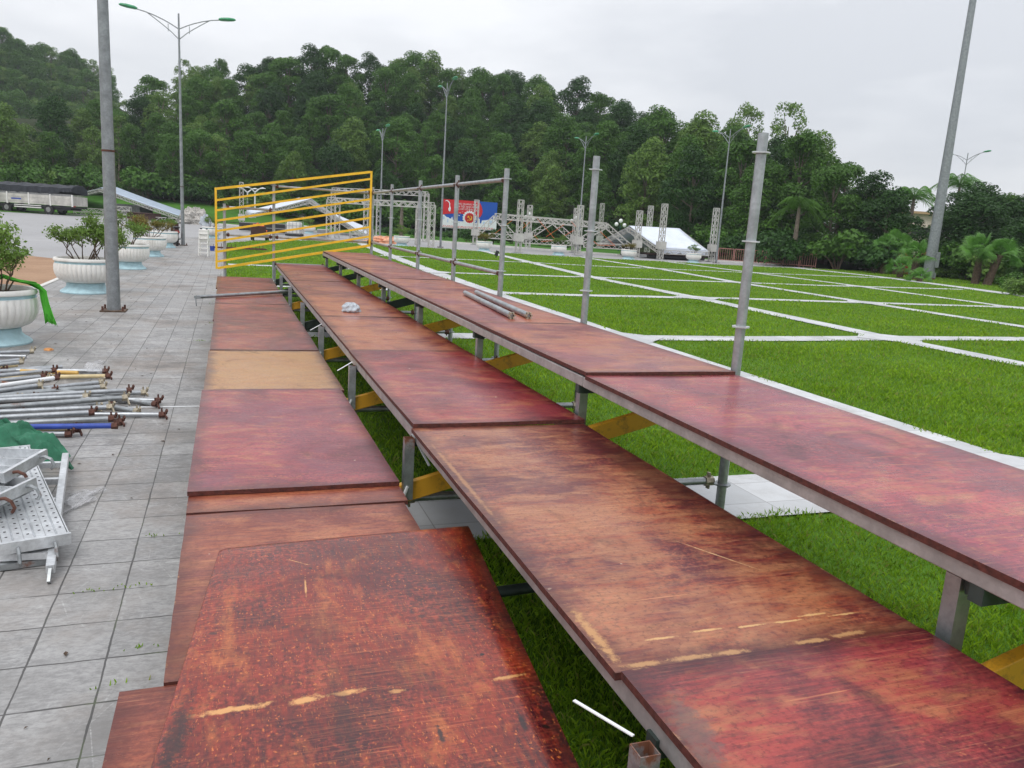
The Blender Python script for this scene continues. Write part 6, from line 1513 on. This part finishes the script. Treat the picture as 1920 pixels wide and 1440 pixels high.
# ------------------------------------------------------------------ motorbike, ladder, bucket and small things
g = G(332, 461); root = empty('motorbike', g, R(8)); tag(root, 'dark parked motorbike seen from behind beside the last planter', 'motorbike')
for y in (0, 1.25):
    mb = MB(); pts = [(0, y+.29*cos(a), .30+.29*sin(a)) for a in np.linspace(0, 2*pi, 21)]; mb.tube(pts, .055, 8, cap=False); w_ = mb.build('wheel', M['rubber'], root, smooth=True)
    mb = MB(); mb.tube([(-.05, y, .3), (.05, y, .3)], .06, 8)
    for k in range(6): a = k*pi/3; mb.bar((0, y, .3), (0, y+.26*cos(a), .3+.26*sin(a)), .02)
    mb.build('rim', M['steel2'], w_)
mb = MB(); mb.box((0, .2, .66), (.24, .75, .2), taper=.7); mb.box((0, .55, .45), (.2, .5, .3)); mb.tube([(0, 1.25, .3), (0, 1.05, .85)], .035, 6); mb.box((0, 1.02, .7), (.34, .1, .5)); mb.build('body', M['brown'], root, bevel=.03)
mb = MB(); mb.box((0, .22, .80), (.25, .68, .08)); mb.build('saddle', M['black'], root, bevel=.03)
mb = MB(); mb.tube([(-.33, .88, .98), (-.1, 1.0, .96), (.1, 1.0, .96), (.33, .88, .98)], .018, 6); mb.build('handlebar', M['black'], root)
for s in (-1, 1):
    mb = MB(); mb.tube([(s*.25, .92, .97), (s*.3, .9, 1.12)], .008, 5); mb.tube([(s*.3, .88, 1.14), (s*.3, .92, 1.14)], .055, 10); mb.build('mirror', M['black'], root)
mb = MB(); mb.box((0, -.22, .62), (.16, .05, .09)); mb.build('tail_light', M['red_cloth'], root); mb = MB(); mb.tube([(.13, -.15, .32), (.13, .4, .28)], [.045, .03], 8); mb.build('exhaust', M['steel2'], root)
g = G(383, 480); root = empty('step_ladder', g, R(-12)); tag(root, 'white folded step stand on the paving left of the yellow barrier', 'step stand')
for sx in (-1, 1):
    for sy, t in ((-1, .06), (1, .02)):
        mb = MB(); mb.bar((sx*.16, sy*.16, 0), (sx*.14, sy*t, .95), .035); mb.build('leg', M['planter'], root)
for k in range(5): mb = MB(); z = .12+k*.17; mb.box((0, -.16+.10*z, z), (.30, .08, .03)); mb.build('step', M['planter'], root)
mb = MB(); mb.box((0, .0, .74), (.33, .16, .44), Matrix.Rotation(R(6), 3, 'X')); mb.build('panel', M['planter'], root, bevel=.02); mb = MB(); mb.box((-.1, 0, .98), (.06, .08, .04)); mb.box((.1, 0, .98), (.06, .08, .04)); mb.build('rubber_cap', M['black'], root)
g = G(397, 470); root = empty('bucket', g); tag(root, 'small dark blue bucket beside the white step stand', 'bucket'); mb = MB(); mb.lathe([(0.001, .0), (.10, 0), (.13, .19), (.12, .19), (.10, .02)], 18); mb.build('shell', M['blue_paint'], root, smooth=True)
mb = MB(); mb.tube([(-.13, 0, .18), (-.09, .05, .10), (.0, .13, .08), (.09, .05, .1), (.13, 0, .18)], .005, 5); mb.build('handle', M['steel'], root)
g = G(930, 484); root = empty('lawn_spotlight', g); tag(root, 'small black spotlight sticking up from the lawn below the orange-strapped truss', 'spotlight')
mb = MB(); mb.tube([(0, 0, 0), (0, 0, .12)], .02, 6); mb.build('stake', M['black'], root); mb = MB(); mb.box((.03, 0, .26), (.16, .14, .28), Matrix.Rotation(R(20), 3, 'Y')); mb.build('lamp_body', M['black'], root, bevel=.01)
g = G(450, 470); root = empty('metal_grating', g, R(4)); tag(root, 'rusty spiked metal grating lying on the lawn behind the yellow barrier', 'grating'); mb = MB()
for k in range(7): mb.bar((-1.1+k*.3, -.5, .09), (-1.1+k*.3+.2, .5, .09), .03)
for k in range(3): mb.bar((-1.1, -.4+k*.4, .1), (1.1, -.4+k*.4, .1), .035)
for k in range(12): mb.bar((-1.1+k*.19, -.4+(k % 3)*.4, .1), (-1.1+k*.19, -.4+(k % 3)*.4, .26), .02)
mb.build('grid', M['rust'], root)
# air
hz = MB(); hz.box((0, 170, 44), (820, 460, 92)); o = hz.build('haze', None); 
hm = bpy.data.materials.new('haze_air'); hm.use_nodes = True; ht = hm.node_tree; ht.nodes.clear(); ho = ht.nodes.new('ShaderNodeOutputMaterial'); hv = ht.nodes.new('ShaderNodeVolumePrincipled')
hv.inputs['Color'].default_value = (.86, .92, 1, 1); hv.inputs['Density'].default_value = 0.00036; hv.inputs['Anisotropy'].default_value = .2; ht.links.new(hv.outputs[0], ho.inputs['Volume'])
o.data.materials.clear(); o.data.materials.append(hm); tag(o, kind='stuff')
